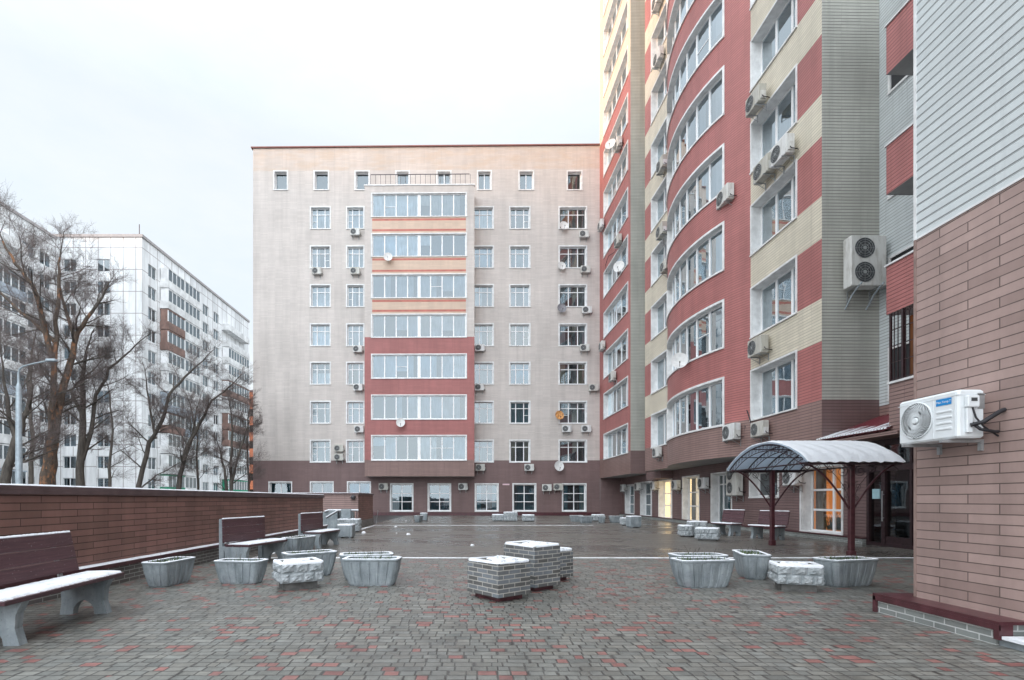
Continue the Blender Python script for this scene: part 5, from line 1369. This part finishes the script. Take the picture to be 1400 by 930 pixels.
mb.face([(X2,YB,0),(XW,YB,0),(XW,YB,HB),(X2,YB,HB)],0); mb.face([(XW,YA,HB),(X2,YA,HB),(X2,YB,HB),(XW,YB,HB)],0); mb.face([(XW,YA,0),(XW,YB,0),(XW,YB,HB),(XW,YA,HB)],0)
mb.face([(XW+.1,YA+1,0),(X2-1,YA+1,0),(X2-1,YA+1,HB),(XW+.1,YA+1,HB)],1); mb.face([(X2-1,YA+1,0),(X2-1,YB-.1,0),(X2-1,YB-.1,HB),(X2-1,YA+1,HB)],1)
mb.build('wall',[PM,M['dark']],b2)
mb=MB(); mb.box(XW-.1,X2+.15,YA-.15,YB+.1,HB+.002,HB+.35,0); mb.build('roof_edge',[M['trimgrey']],b2)
mb=MB()
for Y_ in (72,80,84): mb.box(X2-3,X2-1.5,Y_,Y_+1.5,HB+.36,HB+1.3)
mb.tube([(X2-1,YA+1,HB),(X2-1,YA+1,HB+2.2)],.06,4); mb.build('roof_vents',[M['coping']],b2)
i=0
for h in gh_: fput(b2,gm(h[0],h[2],0),0,r.randrange(4))
for h in lh:  # faces +X : local x runs away from the camera
    fput(b2,lm(h[1]-1.7,h[2],0),PI/2,r.randrange(4))
def balcony(par,Y0,Y1,z,kind,glz,X=X2):
    mb=MB(); mb.box(X+.003,X+1.15,Y0,Y1,z-1.3,z-.25,0)
    mats=[kind,M['glass'],M['white'],M['dark']]
    if glz:
        mb.box(X+.1,X+1.02,Y0+.1,Y1-.1,z-.249,z+1.25,3)
        mb.box(X+.003,X+1.15,Y0,Y1,z+1.251,z+1.4,0)
        n=int((Y1-Y0)/.95); 
        for q in range(n+1):
            y=Y0+(Y1-Y0-.12)*q/n; mb.box(X+1.05,X+1.13,y,y+.12,z-.249,z+1.25,2)
        mb.face([(X+1.09,Y0,z-.249),(X+1.09,Y1,z-.249),(X+1.09,Y1,z+1.25),(X+1.09,Y0,z+1.25)],1)
        mb.box(X+.1,X+1.12,Y0+.001,Y0+.08,z-.249,z+1.25,0 if r.random()<.6 else 2)
    mb.build('balcony',mats,par)
kinds=[BW,BW,BW,BRW,BBL,BW,BW,BRW,BRW,BW,BW]
for k,z in enumerate(zc_):
    balcony(b2,68.2,72.2,z,kinds[k] if k else BGR,r.random()<.85); balcony(b2,72.25,76.3,z,BW if k not in(3,4) else BBL,r.random()<.85)
    balcony(b2,85.2,93.2,z,[BGR,BW,BW,BRW,BRW,BW,BRW,BW,BW,BW,BW][k],k not in (10,9))
# left block
X1=-53.0
mb=MB(); l1=lambda u,v,d:(X1-d,-30+u,v); H1=34.6
bh1=[]
for z in zc_:
    for Y_ in (51.3,60.5,62.9): bh1.append((Y_+30-.85,Y_+30+.85,z-.8,z+.8))
wall(mb,l1,0,YA-.02+30,0,H1,bh1,lambda u,v:0)
mb.face([(X1,-30,0),(X1-14,-30,0),(X1-14,-30,H1),(X1,-30,H1)],0); mb.face([(X1,-30,H1),(X1,YA,H1),(X1-14,YA,H1),(X1-14,-30,H1)],0); mb.face([(X1-14,-30,0),(X1-14,YA,0),(X1-14,YA,H1),(X1-14,-30,H1)],0)
mb.face([(X1-1,-30,0),(X1-1,YA,0),(X1-1,YA,H1),(X1-1,-30,H1)],1)
mb.build('wall',[PM,M['dark']],b1)
mb=MB(); mb.box(X1-14,X1+.15,-30,YA-.02,H1+.002,H1+.35,0); mb.build('roof_edge',[M['trimgrey']],b1)
for h in bh1: fput(b1,l1(h[1]-1.7,h[2],0),PI/2,r.randrange(4))
for k,z in enumerate(zc_): balcony(b1,53.0,59.0,z,BW if k%4 else BBL,r.random()<.7,X1)
# brick house glimpsed between the white block and the facade
b3=thing('brick_house',(0,0,0),0,'orange brick house glimpsed between the white block and the pale facade','building')
mb=MB(); wall(mb,lambda u,v,d:(xat(334,110)+u,110+d,v),0,9,0,24.8,[(x,x+1.5,z,z+1.6) for x in (1,4,6.5) for z in (2,5.5,9,12.5,16,19.5)],lambda u,v:0)
mb.box(xat(334,110),xat(334,110)+9,110.4,122,0,24.7,1); mb.build('wall',[M['brickred'],M['dark']],b3)
mb=MB(); mb.box(xat(334,110)-.3,xat(334,110)+9.3,109.8,122.2,24.81,25.2); mb.build('roof',[M['coping']],b3)

# ============================================================ SKY, SUN, CAMERA
w=bpy.data.worlds.new('World'); sc.world=w; w.use_nodes=True; nt=w.node_tree; nt.nodes.clear()
SE=R(5.4); AZ=R(-106)   # sun low in the west, nearly at right angles to the view
sky=nt.nodes.new('ShaderNodeTexSky'); sky.sky_type='NISHITA'; sky.sun_disc=False; sky.sun_elevation=SE; sky.sun_rotation=AZ%(2*PI); sky.dust_density=2
bg=nt.nodes.new('ShaderNodeBackground'); bg.inputs[1].default_value=.05; nt.links.new(sky.outputs[0],bg.inputs[0])
tc=nt.nodes.new('ShaderNodeTexCoord').outputs['Generated']
sx=nt.nodes.new('ShaderNodeSeparateXYZ'); nt.links.new(tc,sx.inputs[0])
cl=noise(nt,scaled(nt,tc,(1,1,2.5)),2.2,6,.6)
cc=mixc(nt,ramp(nt,cl,[(.35,0.),(.68,1.)]),(.80,.875,.955),(.93,.955,.985))
# overcast is brighter behind the camera and overhead than in the north
back_=math_(nt,'MULTIPLY',sx.outputs[1],-1.0)
br_=ramp(nt,math_(nt,'MULTIPLY_ADD',back_,.5,.5),[(.25,.0),(.85,1.)])
zen=ramp(nt,sx.outputs[2],[(.55,0.),(.95,1.)])
st=math_(nt,'ADD',math_(nt,'ADD',.685,math_(nt,'MULTIPLY',br_,SKYB:=1.6)),math_(nt,'MULTIPLY',zen,.5))
bg2=nt.nodes.new('ShaderNodeBackground'); nt.links.new(cc,bg2.inputs[0]); nt.links.new(st,bg2.inputs[1])
ad=nt.nodes.new('ShaderNodeAddShader'); nt.links.new(bg.outputs[0],ad.inputs[0]); nt.links.new(bg2.outputs[0],ad.inputs[1])
wo=nt.nodes.new('ShaderNodeOutputWorld'); nt.links.new(ad.outputs[0],wo.inputs[0])
ld=bpy.data.lights.new('sun','SUN'); ld.energy=2.6; ld.angle=R(9); ld.color=(1,.52,.22); lo=bpy.data.objects.new('sun',ld); col.objects.link(lo)
sd=Vector((math.sin(AZ)*math.cos(SE),math.cos(AZ)*math.cos(SE),math.sin(SE))); lo.rotation_euler=sd.to_track_quat('Z','Y').to_euler(); lo.location=(0,0,60)
cam=bpy.data.cameras.new('camera'); co=bpy.data.objects.new('camera',cam); col.objects.link(co); sc.camera=co
co.location=(0,0,EYE); co.rotation_euler=(PI/2,0,0); cam.sensor_width=36; cam.lens=F/1400*36
cam.shift_x=(700-CX)/1400; cam.shift_y=(HZ-465)/1400; cam.clip_end=3000; cam.clip_start=.05
sc.view_settings.view_transform='Standard'; sc.view_settings.look='None'; sc.view_settings.exposure=.50; sc.view_settings.gamma=1
sc.cycles.max_bounces=8; sc.cycles.transparent_max_bounces=12; sc.cycles.sample_clamp_indirect=4
